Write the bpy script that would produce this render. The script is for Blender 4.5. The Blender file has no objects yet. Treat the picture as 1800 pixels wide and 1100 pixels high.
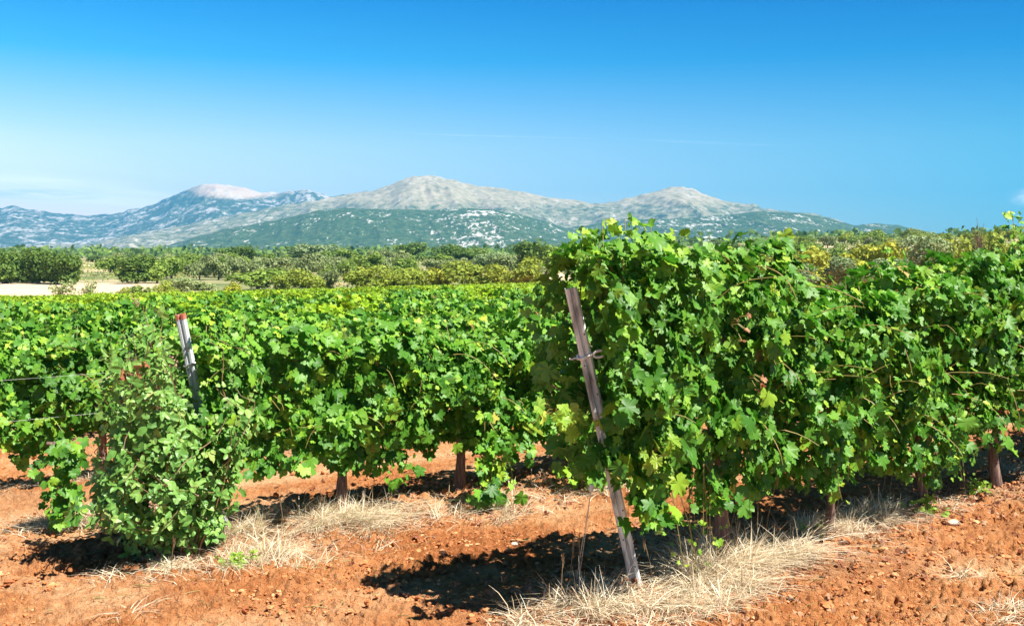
import bpy, math, random
import numpy as np
from mathutils import Vector

sc = bpy.context.scene
C = sc.collection

# ------------------------------------------------------------------ camera
CAMZ = 1.6
F = 1800.0                      # focal length in photo pixels (36 mm on a 36 mm wide sensor)
HX, HY = 900.0, 440.0           # where the level line of sight meets the photo
cd = bpy.data.cameras.new('camera'); cam = bpy.data.objects.new('camera', cd); C.objects.link(cam)
cam.location = (0, 0, CAMZ); cam.rotation_euler = (math.radians(90), 0, 0)
cd.lens = 36; cd.sensor_width = 36; cd.shift_y = -110 / 1800.0
cd.clip_start = 0.05; cd.clip_end = 60000
sc.camera = cam

# ------------------------------------------------------------------ light
EL = math.radians(57.0)
AZ = math.radians(119.0)        # from +Y towards +X
S = Vector((math.sin(AZ) * math.cos(EL), math.cos(AZ) * math.cos(EL), math.sin(EL)))
sd = bpy.data.lights.new('sun', 'SUN'); sd.energy = 5.0; sd.angle = math.radians(0.53); sd.color = (1.0, 0.95, 0.86)
sun = bpy.data.objects.new('sun', sd); C.objects.link(sun)
sun.rotation_euler = (-S).to_track_quat('-Z', 'Y').to_euler()
sun.location = (20, -10, 40)
w = bpy.data.worlds.new('World'); sc.world = w; w.use_nodes = True
wn, wl = w.node_tree.nodes, w.node_tree.links
wn.clear()

def N(nodes, typ, **kw):
    n = nodes.new(typ)
    for k, v in kw.items():
        if k.startswith('i_'):
            key = k[2:]
            key = int(key) if key.isdigit() else key.replace('_', ' ')
            n.inputs[key].default_value = v
        else:
            setattr(n, k, v)
    return n

sky = N(wn, 'ShaderNodeTexSky', sky_type='NISHITA', sun_disc=False, sun_elevation=EL, sun_rotation=AZ,
        altitude=400, air_density=1.0, dust_density=0.35, ozone_density=2.2)
tc = N(wn, 'ShaderNodeTexCoord')
sep = N(wn, 'ShaderNodeSeparateXYZ'); wl.new(tc.outputs['Generated'], sep.inputs[0])
# tint the sky by elevation, deeper blue higher up
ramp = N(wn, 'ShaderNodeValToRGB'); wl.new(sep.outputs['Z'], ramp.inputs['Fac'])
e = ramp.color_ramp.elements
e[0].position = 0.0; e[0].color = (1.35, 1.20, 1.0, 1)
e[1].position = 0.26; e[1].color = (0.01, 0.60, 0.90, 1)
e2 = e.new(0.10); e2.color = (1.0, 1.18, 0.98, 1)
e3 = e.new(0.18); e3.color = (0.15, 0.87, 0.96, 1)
e4 = e.new(0.45); e4.color = (0.10, 0.15, 0.22, 1)  # unseen dome from here up, darkened to cut the fill light
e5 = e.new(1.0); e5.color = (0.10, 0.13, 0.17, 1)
# the side away from the left is deeper blue
side = N(wn, 'ShaderNodeMapRange', i_1=-0.5, i_2=0.5, i_3=0.0, i_4=1.0); wl.new(sep.outputs['X'], side.inputs[0])
sidec = N(wn, 'ShaderNodeMix', data_type='RGBA', blend_type='MIX'); wl.new(side.outputs[0], sidec.inputs[0])
sidec.inputs[6].default_value = (1.05, 0.80, 0.95, 1); sidec.inputs[7].default_value = (0.16, 0.42, 0.64, 1)
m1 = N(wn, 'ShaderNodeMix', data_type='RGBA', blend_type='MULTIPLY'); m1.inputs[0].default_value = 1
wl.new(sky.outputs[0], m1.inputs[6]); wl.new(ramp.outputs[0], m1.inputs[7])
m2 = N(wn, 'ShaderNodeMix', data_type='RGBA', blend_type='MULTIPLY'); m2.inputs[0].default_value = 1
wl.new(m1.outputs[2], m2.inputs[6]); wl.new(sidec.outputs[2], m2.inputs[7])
# thin clouds: direction projected on x/y, z/y
dx = N(wn, 'ShaderNodeMath', operation='DIVIDE'); wl.new(sep.outputs['X'], dx.inputs[0]); wl.new(sep.outputs['Y'], dx.inputs[1])
dz = N(wn, 'ShaderNodeMath', operation='DIVIDE'); wl.new(sep.outputs['Z'], dz.inputs[0]); wl.new(sep.outputs['Y'], dz.inputs[1])
def cloud(cx, cz, rx, rz, tilt, sx, sz, lo, hi, amt, seed):
    # blob centred at slopes cx, cz with radii rx, rz, broken by stretched noise
    px = N(wn, 'ShaderNodeMath', operation='SUBTRACT', i_1=cx); wl.new(dx.outputs[0], px.inputs[0])
    tz = N(wn, 'ShaderNodeMath', operation='MULTIPLY', i_1=tilt); wl.new(px.outputs[0], tz.inputs[0])
    pz0 = N(wn, 'ShaderNodeMath', operation='SUBTRACT', i_1=cz); wl.new(dz.outputs[0], pz0.inputs[0])
    pz = N(wn, 'ShaderNodeMath', operation='SUBTRACT'); wl.new(pz0.outputs[0], pz.inputs[0]); wl.new(tz.outputs[0], pz.inputs[1])
    qx = N(wn, 'ShaderNodeMath', operation='DIVIDE', i_1=rx); wl.new(px.outputs[0], qx.inputs[0])
    qz = N(wn, 'ShaderNodeMath', operation='DIVIDE', i_1=rz); wl.new(pz.outputs[0], qz.inputs[0])
    cv = N(wn, 'ShaderNodeCombineXYZ'); wl.new(qx.outputs[0], cv.inputs[0]); wl.new(qz.outputs[0], cv.inputs[1])
    ln = N(wn, 'ShaderNodeVectorMath', operation='LENGTH'); wl.new(cv.outputs[0], ln.inputs[0])
    fall = N(wn, 'ShaderNodeMapRange', i_1=1.0, i_2=0.2, i_3=0.0, i_4=1.0, interpolation_type='SMOOTHSTEP'); wl.new(ln.outputs['Value'], fall.inputs[0])
    nv = N(wn, 'ShaderNodeCombineXYZ', i_2=seed)
    ax = N(wn, 'ShaderNodeMath', operation='MULTIPLY', i_1=sx); wl.new(px.outputs[0], ax.inputs[0])
    az = N(wn, 'ShaderNodeMath', operation='MULTIPLY', i_1=sz); wl.new(pz.outputs[0], az.inputs[0])
    wl.new(ax.outputs[0], nv.inputs[0]); wl.new(az.outputs[0], nv.inputs[1])
    no = N(wn, 'ShaderNodeTexNoise', i_Scale=1.0, i_Detail=5.0, i_Roughness=0.6); wl.new(nv.outputs[0], no.inputs['Vector'])
    nm = N(wn, 'ShaderNodeMapRange', i_1=lo, i_2=hi, i_3=0.0, i_4=amt); wl.new(no.outputs[0], nm.inputs[0])
    mu = N(wn, 'ShaderNodeMath', operation='MULTIPLY'); wl.new(fall.outputs[0], mu.inputs[0]); wl.new(nm.outputs[0], mu.inputs[1])
    return mu.outputs[0]
def over(base, fac, col):
    m = N(wn, 'ShaderNodeMix', data_type='RGBA'); wl.new(fac, m.inputs[0]); wl.new(base, m.inputs[6]); m.inputs[7].default_value = col
    return m.outputs[2]
CL = 8.2
cur = m2.outputs[2]
cur = over(cur, cloud(-0.44, 0.058, 0.16, 0.020, -0.085, 9, 160, 0.30, 0.62, 0.75, 3.1), (CL, CL, CL, 1))
cur = over(cur, cloud(-0.47, 0.055, 0.12, 0.0075, -0.03, 22, 260, 0.42, 0.56, 0.42, 7.7), (3.4, 5.0, 7.6, 1))
cur = over(cur, cloud(-0.52, 0.085, 0.22, 0.05, -0.1, 3, 10, 0.2, 0.7, 0.22, 1.7), (CL, CL, CL, 1))
cur = over(cur, cloud(-0.02, 0.1115, 0.15, 0.0011, -0.026, 14, 40, 0.3, 0.6, 0.16, 5.0), (6.2, 7.6, 8.6, 1))
cur = over(cur, cloud(0.19, 0.105, 0.11, 0.002, -0.04, 14, 40, 0.3, 0.7, 0.13, 6.0), (6.2, 7.6, 8.6, 1))
cur = over(cur, cloud(0.506, 0.053, 0.026, 0.011, 0.15, 60, 90, 0.30, 0.6, 0.55, 2.4), (CL, CL, CL, 1))
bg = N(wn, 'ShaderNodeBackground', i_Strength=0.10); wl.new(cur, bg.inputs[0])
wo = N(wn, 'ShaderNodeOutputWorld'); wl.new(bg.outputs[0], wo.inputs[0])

vs = sc.view_settings
sc.display_settings.display_device = 'sRGB'
vs.view_transform = 'Standard'; vs.look = 'None'; vs.exposure = 1.15; vs.gamma = 1.0
sc.cycles.use_denoising = True
sc.cycles.max_bounces = 8; sc.cycles.diffuse_bounces = 3; sc.cycles.glossy_bounces = 2
sc.cycles.transmission_bounces = 4; sc.cycles.volume_bounces = 0; sc.cycles.transparent_max_bounces = 4
sc.cycles.caustics_reflective = False; sc.cycles.caustics_refractive = False

# ------------------------------------------------------------------ numpy noise
def _h(ix, iy, seed):
    n = (ix.astype(np.int64) * 374761393 + iy.astype(np.int64) * 668265263 + seed * 1442695041) & 0xFFFFFFFF
    n = ((n ^ (n >> 13)) * 1274126177) & 0xFFFFFFFF
    n = ((n ^ (n >> 16)) * 2246822519) & 0xFFFFFFFF
    return ((n ^ (n >> 15)) & 0xFFFFFF) / float(0xFFFFFF)
def vn(x, y, seed=0):
    x = np.asarray(x, float); y = np.asarray(y, float)
    ix = np.floor(x); iy = np.floor(y); fx = x - ix; fy = y - iy
    fx = fx * fx * fx * (fx * (fx * 6 - 15) + 10); fy = fy * fy * fy * (fy * (fy * 6 - 15) + 10)
    a = _h(ix, iy, seed); b = _h(ix + 1, iy, seed); c = _h(ix, iy + 1, seed); d = _h(ix + 1, iy + 1, seed)
    return (a + (b - a) * fx) * (1 - fy) + (c + (d - c) * fx) * fy
def fbm(x, y, seed=0, oct=4, gain=0.5):
    s = 0; a = 1; t = 0
    for o in range(oct):
        s = s + a * vn(x * 2 ** o + 17.3 * o, y * 2 ** o - 9.1 * o, seed + o); t += a; a *= gain
    return s / t
def ridged(x, y, seed=0, oct=4, gain=0.5):
    s = 0; a = 1; t = 0
    for o in range(oct):
        s = s + a * (1 - np.abs(2 * vn(x * 2 ** o + 5.3 * o, y * 2 ** o + 3.1 * o, seed + o) - 1)); t += a; a *= gain
    return s / t
def sm(x, a, b):
    t = np.clip((x - a) / (b - a), 0, 1); return t * t * (3 - 2 * t)

# ------------------------------------------------------------------ rows of the vineyard
P0 = np.array([0.62, 5.10]); STEP = np.array([-2.45, 1.42]); D = np.array([0.8, 0.6]); NRM = np.array([-0.6, 0.8])
ROWA = math.atan2(D[1], D[0]); SP = float(STEP @ NRM)
def row_coords(x, y):
    rx = x - P0[0]; ry = y - P0[1]
    v = rx * NRM[0] + ry * NRM[1]
    k = v / SP
    s = rx * D[0] + ry * D[1] - k * float(STEP @ D)
    return s, k

def terrain(x, y):
    x = np.asarray(x, float); y = np.asarray(y, float)
    xc = 60 * np.tanh(x / 60)
    yc = np.maximum(y, -15)
    p = 0.0278 * xc - 0.0306 * yc
    fl = -3.9 + sm(y, 130, 330) * (1.2 * sm(x, -60, -10) + 8 * sm(x, 20, 160)) + 6.3 * sm(y, 300, 900) * sm(x / np.maximum(y, 1), 0.15, 0.45)
    fl = fl + 0.9 * sm(y, 120, 260) * (fbm(x / 60, y / 60, 5, 3) - 0.5)
    d = p - fl
    return (p + fl + np.sqrt(d * d + 0.25)) / 2 - 0.016
def berm(x, y):
    s, k = row_coords(x, y)
    f = (k - np.round(k)) * SP
    b = 0.06 * np.exp(-(f / 0.38) ** 2)
    b = b - 0.025 * np.exp(-((np.abs(f) - 0.8) / 0.22) ** 2)
    return b * sm(s, -0.8, 0.1) * (1 - sm(y, 30, 60)) * (k > -0.5)
def ground(x, y):
    return terrain(x, y) + berm(x, y) + 0.05 * (fbm(np.asarray(x) * 0.9, np.asarray(y) * 0.9, 21, 3) - 0.5)
def gz(x, y): return float(ground(np.array([x]), np.array([y]))[0])
def px(u, v, top=None):
    """photo pixel -> point on the ground"""
    a = (u - HX) / F; b = (HY - v) / F
    t = np.exp(np.linspace(math.log(2.5), math.log(3000), 3000))
    z = CAMZ + b * t; g = ground(a * t, t)
    i = np.argmax(z <= g)
    return float(a * t[i]), float(t[i])
def proj(x, y, z): return HX + F * x / y, HY - F * (z - CAMZ) / y

# ------------------------------------------------------------------ mesh and object helpers
def mk_mesh(name, V, Fs=None, loops=None, starts=None, mats=(), smooth=False, rnd=None, attrs=None):
    me = bpy.data.meshes.new(name)
    V = np.asarray(V, np.float32)
    if Fs is not None:
        Fs = np.asarray(Fs, np.int32); nf, k = Fs.shape
        loops = Fs.ravel(); starts = np.arange(nf) * k
    nf = len(starts)
    me.vertices.add(len(V)); me.vertices.foreach_set('co', V.ravel())
    me.loops.add(len(loops)); me.loops.foreach_set('vertex_index', np.asarray(loops, np.int32))
    me.polygons.add(nf); me.polygons.foreach_set('loop_start', np.asarray(starts, np.int32))
    me.polygons.foreach_set('use_smooth', np.full(nf, bool(smooth)))
    me.update(calc_edges=True)
    if rnd is not None:
        a = me.attributes.new('rnd', 'FLOAT', 'FACE'); a.data.foreach_set('value', np.asarray(rnd, np.float32))
    for k, v in (attrs or {}).items():
        a = me.attributes.new(k, 'FLOAT', 'POINT'); a.data.foreach_set('value', np.asarray(v, np.float32))
    for m in mats: me.materials.append(m)
    return me
def obj(name, me, parent=None, loc=(0, 0, 0), rot=0.0):
    o = bpy.data.objects.new(name, me); C.objects.link(o)
    o.location = loc; o.rotation_euler = (0, 0, rot)
    if parent is not None: o.parent = parent
    return o
def tag(o, label=None, cat=None, group=None, kind=None):
    if label: o['label'] = label
    if cat: o['category'] = cat
    if group: o['group'] = group
    if kind: o['kind'] = kind
    return o
def empty(name, loc, rot=0.0):
    o = bpy.data.objects.new(name, None); C.objects.link(o); o.empty_display_size = 0.2
    o.location = loc; o.rotation_euler = (0, 0, rot); return o

class MB:
    """collects tubes, boxes and lumps into one mesh"""
    def __init__(s): s.V = []; s.loops = []; s.starts = []; s.n = 0; s.l = 0
    def add(s, V, faces):
        V = np.asarray(V, float); s.V.append(V)
        for f in faces:
            s.starts.append(s.l); s.loops.extend(i + s.n for i in f); s.l += len(f)
        s.n += len(V)
    def tube(s, pts, rad, k=6, cap=True, jit=0.0, rng=None):
        pts = np.asarray(pts, float); n = len(pts)
        rad = np.full(n, rad, float) if np.isscalar(rad) else np.asarray(rad, float)
        V = []
        for i in range(n):
            t = pts[min(i + 1, n - 1)] - pts[max(i - 1, 0)]; t = t / (np.linalg.norm(t) + 1e-9)
            a = np.cross(t, (0, 0, 1) if abs(t[2]) < 0.9 else (1, 0, 0)); a /= np.linalg.norm(a); b = np.cross(t, a)
            for j in range(k):
                th = 2 * math.pi * j / k; r = rad[i]
                if jit and rng is not None: r *= 1 + jit * rng.uniform(-1, 1)
                V.append(pts[i] + r * (math.cos(th) * a + math.sin(th) * b))
        fs = [(i * k + j, i * k + (j + 1) % k, (i + 1) * k + (j + 1) % k, (i + 1) * k + j) for i in range(n - 1) for j in range(k)]
        if cap: fs += [tuple(range(k - 1, -1, -1)), tuple((n - 1) * k + j for j in range(k))]
        s.add(V, fs)
    def sweep(s, prof, pts, ax, ay):
        """closed 2-D profile carried along pts with fixed frame ax, ay"""
        k = len(prof); V = [np.asarray(p) + q[0] * np.asarray(ax) + q[1] * np.asarray(ay) for p in pts for q in prof]
        n = len(pts)
        fs = [(i * k + j, i * k + (j + 1) % k, (i + 1) * k + (j + 1) % k, (i + 1) * k + j) for i in range(n - 1) for j in range(k)]
        fs += [tuple(range(k - 1, -1, -1)), tuple((n - 1) * k + j for j in range(k))]
        s.add(V, fs)
    def lump(s, c, r, rng, sub=1, jit=0.25, sq=(1, 1, 1)):
        V, Fc = ICO[sub]
        W = V * (1 + jit * rng.uniform(-1, 1, (len(V), 1))) * r * np.asarray(sq) + np.asarray(c)
        s.add(W, Fc)
    def mesh(s, name, mats, smooth=False):
        return mk_mesh(name, np.concatenate(s.V), loops=np.array(s.loops), starts=np.array(s.starts), mats=mats, smooth=smooth)

def _ico():
    t = (1 + 5 ** 0.5) / 2
    V = np.array([(-1, t, 0), (1, t, 0), (-1, -t, 0), (1, -t, 0), (0, -1, t), (0, 1, t), (0, -1, -t), (0, 1, -t), (t, 0, -1), (t, 0, 1), (-t, 0, -1), (-t, 0, 1)], float)
    V /= np.linalg.norm(V[0])
    Fc = [(0, 11, 5), (0, 5, 1), (0, 1, 7), (0, 7, 10), (0, 10, 11), (1, 5, 9), (5, 11, 4), (11, 10, 2), (10, 7, 6), (7, 1, 8), (3, 9, 4), (3, 4, 2), (3, 2, 6), (3, 6, 8), (3, 8, 9), (4, 9, 5), (2, 4, 11), (6, 2, 10), (8, 6, 7), (9, 8, 1)]
    out = [(V, Fc)]
    Vl = [tuple(v) for v in V]; mid = {}; F2 = []
    def m(a, b):
        k = (min(a, b), max(a, b))
        if k not in mid:
            p = np.array(Vl[a]) + np.array(Vl[b]); p /= np.linalg.norm(p); Vl.append(tuple(p)); mid[k] = len(Vl) - 1
        return mid[k]
    for a, b, c in Fc:
        ab, bc, ca = m(a, b), m(b, c), m(c, a); F2 += [(a, ab, ca), (b, bc, ab), (c, ca, bc), (ab, bc, ca)]
    out.append((np.array(Vl), F2))
    return out
ICO = _ico()

# ------------------------------------------------------------------ materials
def mat(name):
    m = bpy.data.materials.new(name); m.use_nodes = True
    n = m.node_tree.nodes; l = m.node_tree.links; n.clear()
    return m, n, l
def ramp_n(n, l, src, stops, interp='LINEAR'):
    r = N(n, 'ShaderNodeValToRGB'); r.color_ramp.interpolation = interp
    el = r.color_ramp.elements
    el[0].position = stops[0][0]; el[0].color = (*stops[0][1], 1)
    el[1].position = stops[-1][0]; el[1].color = (*stops[-1][1], 1)
    for p, c in stops[1:-1]: el.new(p).color = (*c, 1)
    l.new(src, r.inputs[0]); return r.outputs[0]
def noise_n(n, l, vec, scale, detail=4, rough=0.55):
    t = N(n, 'ShaderNodeTexNoise', i_Scale=scale, i_Detail=detail, i_Roughness=rough)
    if vec is not None: l.new(vec, t.inputs['Vector'])
    return t.outputs[0]
def mixc(n, l, fac, a, b, mode='MIX'):
    m = N(n, 'ShaderNodeMix', data_type='RGBA', blend_type=mode)
    for i, v in ((0, fac), (6, a), (7, b)):
        if isinstance(v, (int, float)): m.inputs[i].default_value = v
        elif isinstance(v, tuple): m.inputs[i].default_value = (*v, 1)
        else: l.new(v, m.inputs[i])
    return m.outputs[2]
def mapr(n, l, src, a, b, c=0.0, d=1.0):
    m = N(n, 'ShaderNodeMapRange', i_1=a, i_2=b, i_3=c, i_4=d); l.new(src, m.inputs[0]); return m.outputs[0]
def math_n(n, l, op, a, b):
    m = N(n, 'ShaderNodeMath', operation=op)
    for i, v in ((0, a), (1, b)):
        if isinstance(v, (int, float)): m.inputs[i].default_value = v
        else: l.new(v, m.inputs[i])
    return m.outputs[0]
def simple(name, stops, scale, rough=0.8, bump=0.0, detail=5, metal=0.0, coord='Object', stretch=None):
    m, n, l = mat(name)
    t = N(n, 'ShaderNodeTexCoord'); v = t.outputs[coord]
    if stretch:
        mp = N(n, 'ShaderNodeMapping'); mp.inputs['Scale'].default_value = stretch; l.new(v, mp.inputs[0]); v = mp.outputs[0]
    no = noise_n(n, l, v, scale, detail)
    p = N(n, 'ShaderNodeBsdfPrincipled', i_Roughness=rough, i_Metallic=metal)
    l.new(ramp_n(n, l, no, stops), p.inputs['Base Color'])
    if bump:
        b = N(n, 'ShaderNodeBump', i_Strength=1.0, i_Distance=bump); l.new(no, b.inputs['Height']); l.new(b.outputs[0], p.inputs['Normal'])
    o = N(n, 'ShaderNodeOutputMaterial'); l.new(p.outputs[0], o.inputs[0])
    return m
def leafmat(name, stops, under, trans, tw=0.35, rough=0.42, spec=0.35, objvar=0.12):
    """leaf: glossy upper side, matt paler underside, light passing through"""
    m, n, l = mat(name)
    a = N(n, 'ShaderNodeAttribute', attribute_name='rnd')
    col = ramp_n(n, l, a.outputs['Fac'], stops)
    oi = N(n, 'ShaderNodeObjectInfo')
    hsv = N(n, 'ShaderNodeHueSaturation'); l.new(col, hsv.inputs['Color'])
    l.new(mapr(n, l, oi.outputs['Random'], 0, 1, 1 - objvar, 1 + objvar), hsv.inputs['Value'])
    geo = N(n, 'ShaderNodeNewGeometry')
    up = hsv.outputs[0]
    un = mixc(n, l, 0.55, up, under)
    base = mixc(n, l, geo.outputs['Backfacing'], up, un)
    p = N(n, 'ShaderNodeBsdfPrincipled', i_Roughness=rough); p.inputs['Specular IOR Level'].default_value = spec
    l.new(base, p.inputs['Base Color'])
    tr = N(n, 'ShaderNodeBsdfTranslucent'); l.new(mixc(n, l, 0.35, trans, up, 'MIX'), tr.inputs[0])
    mx = N(n, 'ShaderNodeMixShader', i_0=tw); l.new(p.outputs[0], mx.inputs[1]); l.new(tr.outputs[0], mx.inputs[2])
    o = N(n, 'ShaderNodeOutputMaterial'); l.new(mx.outputs[0], o.inputs[0])
    return m

M = {}
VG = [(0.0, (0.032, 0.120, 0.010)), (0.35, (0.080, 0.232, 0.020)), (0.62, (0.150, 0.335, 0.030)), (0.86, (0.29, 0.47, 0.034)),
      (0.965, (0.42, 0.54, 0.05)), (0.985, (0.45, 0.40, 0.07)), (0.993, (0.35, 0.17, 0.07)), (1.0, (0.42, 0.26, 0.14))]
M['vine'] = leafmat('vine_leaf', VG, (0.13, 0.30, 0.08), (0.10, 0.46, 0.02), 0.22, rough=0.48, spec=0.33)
M['vine_new'] = leafmat('young_vine_leaf', [(0, (0.22, 0.40, 0.05)), (0.6, (0.34, 0.52, 0.06)), (1, (0.55, 0.60, 0.10))], (0.40, 0.50, 0.16), (0.50, 0.72, 0.06), 0.38)
M['bramble'] = leafmat('bramble_leaf', [(0, (0.07, 0.19, 0.035)), (0.5, (0.17, 0.35, 0.065)), (0.9, (0.30, 0.47, 0.11)), (1, (0.44, 0.42, 0.16))], (0.22, 0.34, 0.15), (0.15, 0.44, 0.03), 0.22)
M['dead'] = leafmat('dead_leaf', [(0, (0.28, 0.10, 0.05)), (0.5, (0.42, 0.19, 0.10)), (1, (0.55, 0.34, 0.20))], (0.45, 0.28, 0.18), (0.5, 0.2, 0.08), 0.2, 0.7, 0.1)
M['farvine'] = leafmat('distant_vine_leaf', [(0, (0.07, 0.17, 0.010)), (0.5, (0.22, 0.39, 0.016)), (1, (0.42, 0.58, 0.03))], (0.30, 0.40, 0.06), (0.42, 0.55, 0.02), 0.25, spec=0.25)
def treem(name, c0, c1, c2, tr): return leafmat(name, [(0, c0), (0.5, c1), (1, c2)], c2, tr, 0.22, 0.6, 0.2, 0.16)
M['dark_tree'] = treem('dark_foliage', (0.05, 0.10, 0.02), (0.11, 0.19, 0.032), (0.20, 0.30, 0.055), (0.14, 0.26, 0.03))
M['olive'] = treem('olive_foliage', (0.14, 0.19, 0.065), (0.25, 0.31, 0.115), (0.38, 0.43, 0.19), (0.2, 0.28, 0.10))
M['almond'] = treem('almond_foliage', (0.13, 0.19, 0.025), (0.26, 0.34, 0.045), (0.42, 0.46, 0.07), (0.45, 0.50, 0.05))
M['yellow'] = treem('yellow_foliage', (0.20, 0.24, 0.025), (0.40, 0.44, 0.045), (0.58, 0.56, 0.07), (0.55, 0.50, 0.05))
M['grey'] = treem('grey_foliage', (0.14, 0.19, 0.085), (0.25, 0.33, 0.15), (0.40, 0.50, 0.25), (0.20, 0.42, 0.08))
M['pine'] = treem('green_foliage', (0.09, 0.16, 0.028), (0.20, 0.30, 0.05), (0.34, 0.43, 0.08), (0.18, 0.30, 0.04))
M['bark'] = simple('vine_bark', [(0.25, (0.06, 0.03, 0.025)), (0.5, (0.17, 0.10, 0.08)), (0.75, (0.34, 0.24, 0.19))], 60, 0.9, 0.01, stretch=(1, 1, 0.12))
M['cane'] = simple('cane', [(0.3, (0.16, 0.17, 0.04)), (0.6, (0.30, 0.22, 0.07)), (0.8, (0.36, 0.20, 0.09))], 9, 0.6)
M['stem'] = simple('bramble_stem', [(0.3, (0.10, 0.10, 0.03)), (0.7, (0.30, 0.16, 0.08))], 12, 0.7)
M['tbark'] = simple('tree_bark', [(0.3, (0.09, 0.07, 0.05)), (0.7, (0.22, 0.18, 0.14))], 3, 0.9)
M['wood'] = simple('weathered_metal', [(0.26, (0.15, 0.145, 0.14)), (0.38, (0.29, 0.29, 0.29)), (0.44, (0.52, 0.54, 0.55)), (0.55, (0.72, 0.75, 0.77))], 14, 0.6, 0.0005, stretch=(1, 1, 0.22))
M['zinc'] = simple('galvanised_metal', [(0.3, (0.50, 0.54, 0.58)), (0.7, (0.68, 0.72, 0.76))], 18, 0.5, 0, metal=0.0)
M['red'] = simple('red_paint', [(0.3, (0.42, 0.11, 0.07)), (0.7, (0.60, 0.26, 0.18))], 30, 0.5)
M['hole'] = simple('hole_dark', [(0.3, (0.03, 0.02, 0.02)), (0.7, (0.06, 0.04, 0.03))], 30, 0.8)  # near-black discs stand in for the dark inside the bolt holes
M['cord'] = simple('pale_cord', [(0.3, (0.62, 0.60, 0.56)), (0.7, (0.85, 0.84, 0.80))], 40, 0.7)
M['wire'] = simple('steel_wire', [(0.3, (0.35, 0.36, 0.37)), (0.7, (0.62, 0.63, 0.64))], 8, 0.35, metal=0.6)
M['grape'] = simple('green_grape', [(0.3, (0.14, 0.26, 0.05)), (0.7, (0.30, 0.42, 0.12))], 30, 0.3)
M['stone'] = simple('pale_stone', [(0.3, (0.42, 0.32, 0.25)), (0.7, (0.66, 0.56, 0.46))], 12, 0.85, 0.004)
def strawmat():
    m, n, l = mat('straw')
    a = N(n, 'ShaderNodeAttribute', attribute_name='rnd')
    col = ramp_n(n, l, a.outputs['Fac'], [(0, (0.36, 0.24, 0.13)), (0.30, (0.72, 0.58, 0.38)), (0.55, (0.86, 0.74, 0.53)), (0.95, (0.92, 0.86, 0.70)), (0.97, (0.30, 0.38, 0.10)), (1, (0.26, 0.42, 0.10))])
    p = N(n, 'ShaderNodeBsdfPrincipled', i_Roughness=0.6); l.new(col, p.inputs['Base Color'])
    tr = N(n, 'ShaderNodeBsdfTranslucent'); l.new(col, tr.inputs[0])
    mx = N(n, 'ShaderNodeMixShader', i_0=0.25); l.new(p.outputs[0], mx.inputs[1]); l.new(tr.outputs[0], mx.inputs[2])
    o = N(n, 'ShaderNodeOutputMaterial'); l.new(mx.outputs[0], o.inputs[0]); return m
M['straw'] = strawmat()

SOIL = [(0.30, (0.26, 0.075, 0.022)), (0.43, (0.44, 0.158, 0.052)), (0.53, (0.57, 0.240, 0.090)), (0.68, (0.76, 0.42, 0.21))]
def soilmat():
    m, n, l = mat('red_soil')
    t = N(n, 'ShaderNodeTexCoord'); v = t.outputs['Object']
    big = noise_n(n, l, v, 0.9, 5, 0.6); fine = noise_n(n, l, v, 14, 6, 0.7); vfine = noise_n(n, l, v, 90, 4, 0.7)
    mixv = math_n(n, l, 'ADD', math_n(n, l, 'MULTIPLY', big, 0.5), math_n(n, l, 'MULTIPLY', fine, 0.5))
    soil = ramp_n(n, l, mixv, SOIL)
    soil = mixc(n, l, mapr(n, l, vfine, 0.60, 0.72, 0, 0.55), soil, (0.62, 0.40, 0.25))
    tr = N(n, 'ShaderNodeAttribute', attribute_name='track')
    soil = mixc(n, l, math_n(n, l, 'MULTIPLY', tr.outputs['Fac'], 0.75), soil, mixc(n, l, mapr(n, l, fine, 0.35, 0.65), (0.62, 0.33, 0.15), (0.85, 0.58, 0.34)))
    far = noise_n(n, l, v, 0.05, 6, 0.65)
    sandc = ramp_n(n, l, noise_n(n, l, v, 0.12, 5, 0.6), [(0.3, (0.60, 0.44, 0.29)), (0.7, (0.74, 0.58, 0.41))])
    scrub = ramp_n(n, l, far, [(0.34, (0.10, 0.14, 0.05)), (0.50, (0.19, 0.22, 0.09)), (0.58, (0.34, 0.30, 0.16)), (0.66, (0.54, 0.34, 0.22))])
    sa = N(n, 'ShaderNodeAttribute', attribute_name='sand'); sb = N(n, 'ShaderNodeAttribute', attribute_name='scrub')
    li = N(n, 'ShaderNodeAttribute', attribute_name='litter')
    litc = ramp_n(n, l, noise_n(n, l, v, 40, 5, 0.7), [(0.3, (0.22, 0.11, 0.06)), (0.5, (0.48, 0.30, 0.17)), (0.7, (0.70, 0.54, 0.34))])
    c = mixc(n, l, math_n(n, l, 'MULTIPLY', li.outputs['Fac'], 0.75), soil, litc)
    c = mixc(n, l, sb.outputs['Fac'], c, scrub)
    c = mixc(n, l, sa.outputs['Fac'], c, sandc)
    p = N(n, 'ShaderNodeBsdfPrincipled', i_Roughness=0.95); p.inputs['Specular IOR Level'].default_value = 0.15
    l.new(c, p.inputs['Base Color'])
    h = math_n(n, l, 'ADD', math_n(n, l, 'MULTIPLY', fine, 1.0), math_n(n, l, 'MULTIPLY', vfine, 0.35))
    b = N(n, 'ShaderNodeBump', i_Strength=1.0, i_Distance=0.06); l.new(h, b.inputs['Height']); l.new(b.outputs[0], p.inputs['Normal'])
    o = N(n, 'ShaderNodeOutputMaterial'); l.new(p.outputs[0], o.inputs[0]); return m
M['soil'] = soilmat()
M['clod'] = simple('soil_clod', SOIL, 6, 0.95, 0.006)
M['clod'].node_tree.nodes  # same earth as the ground

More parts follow.
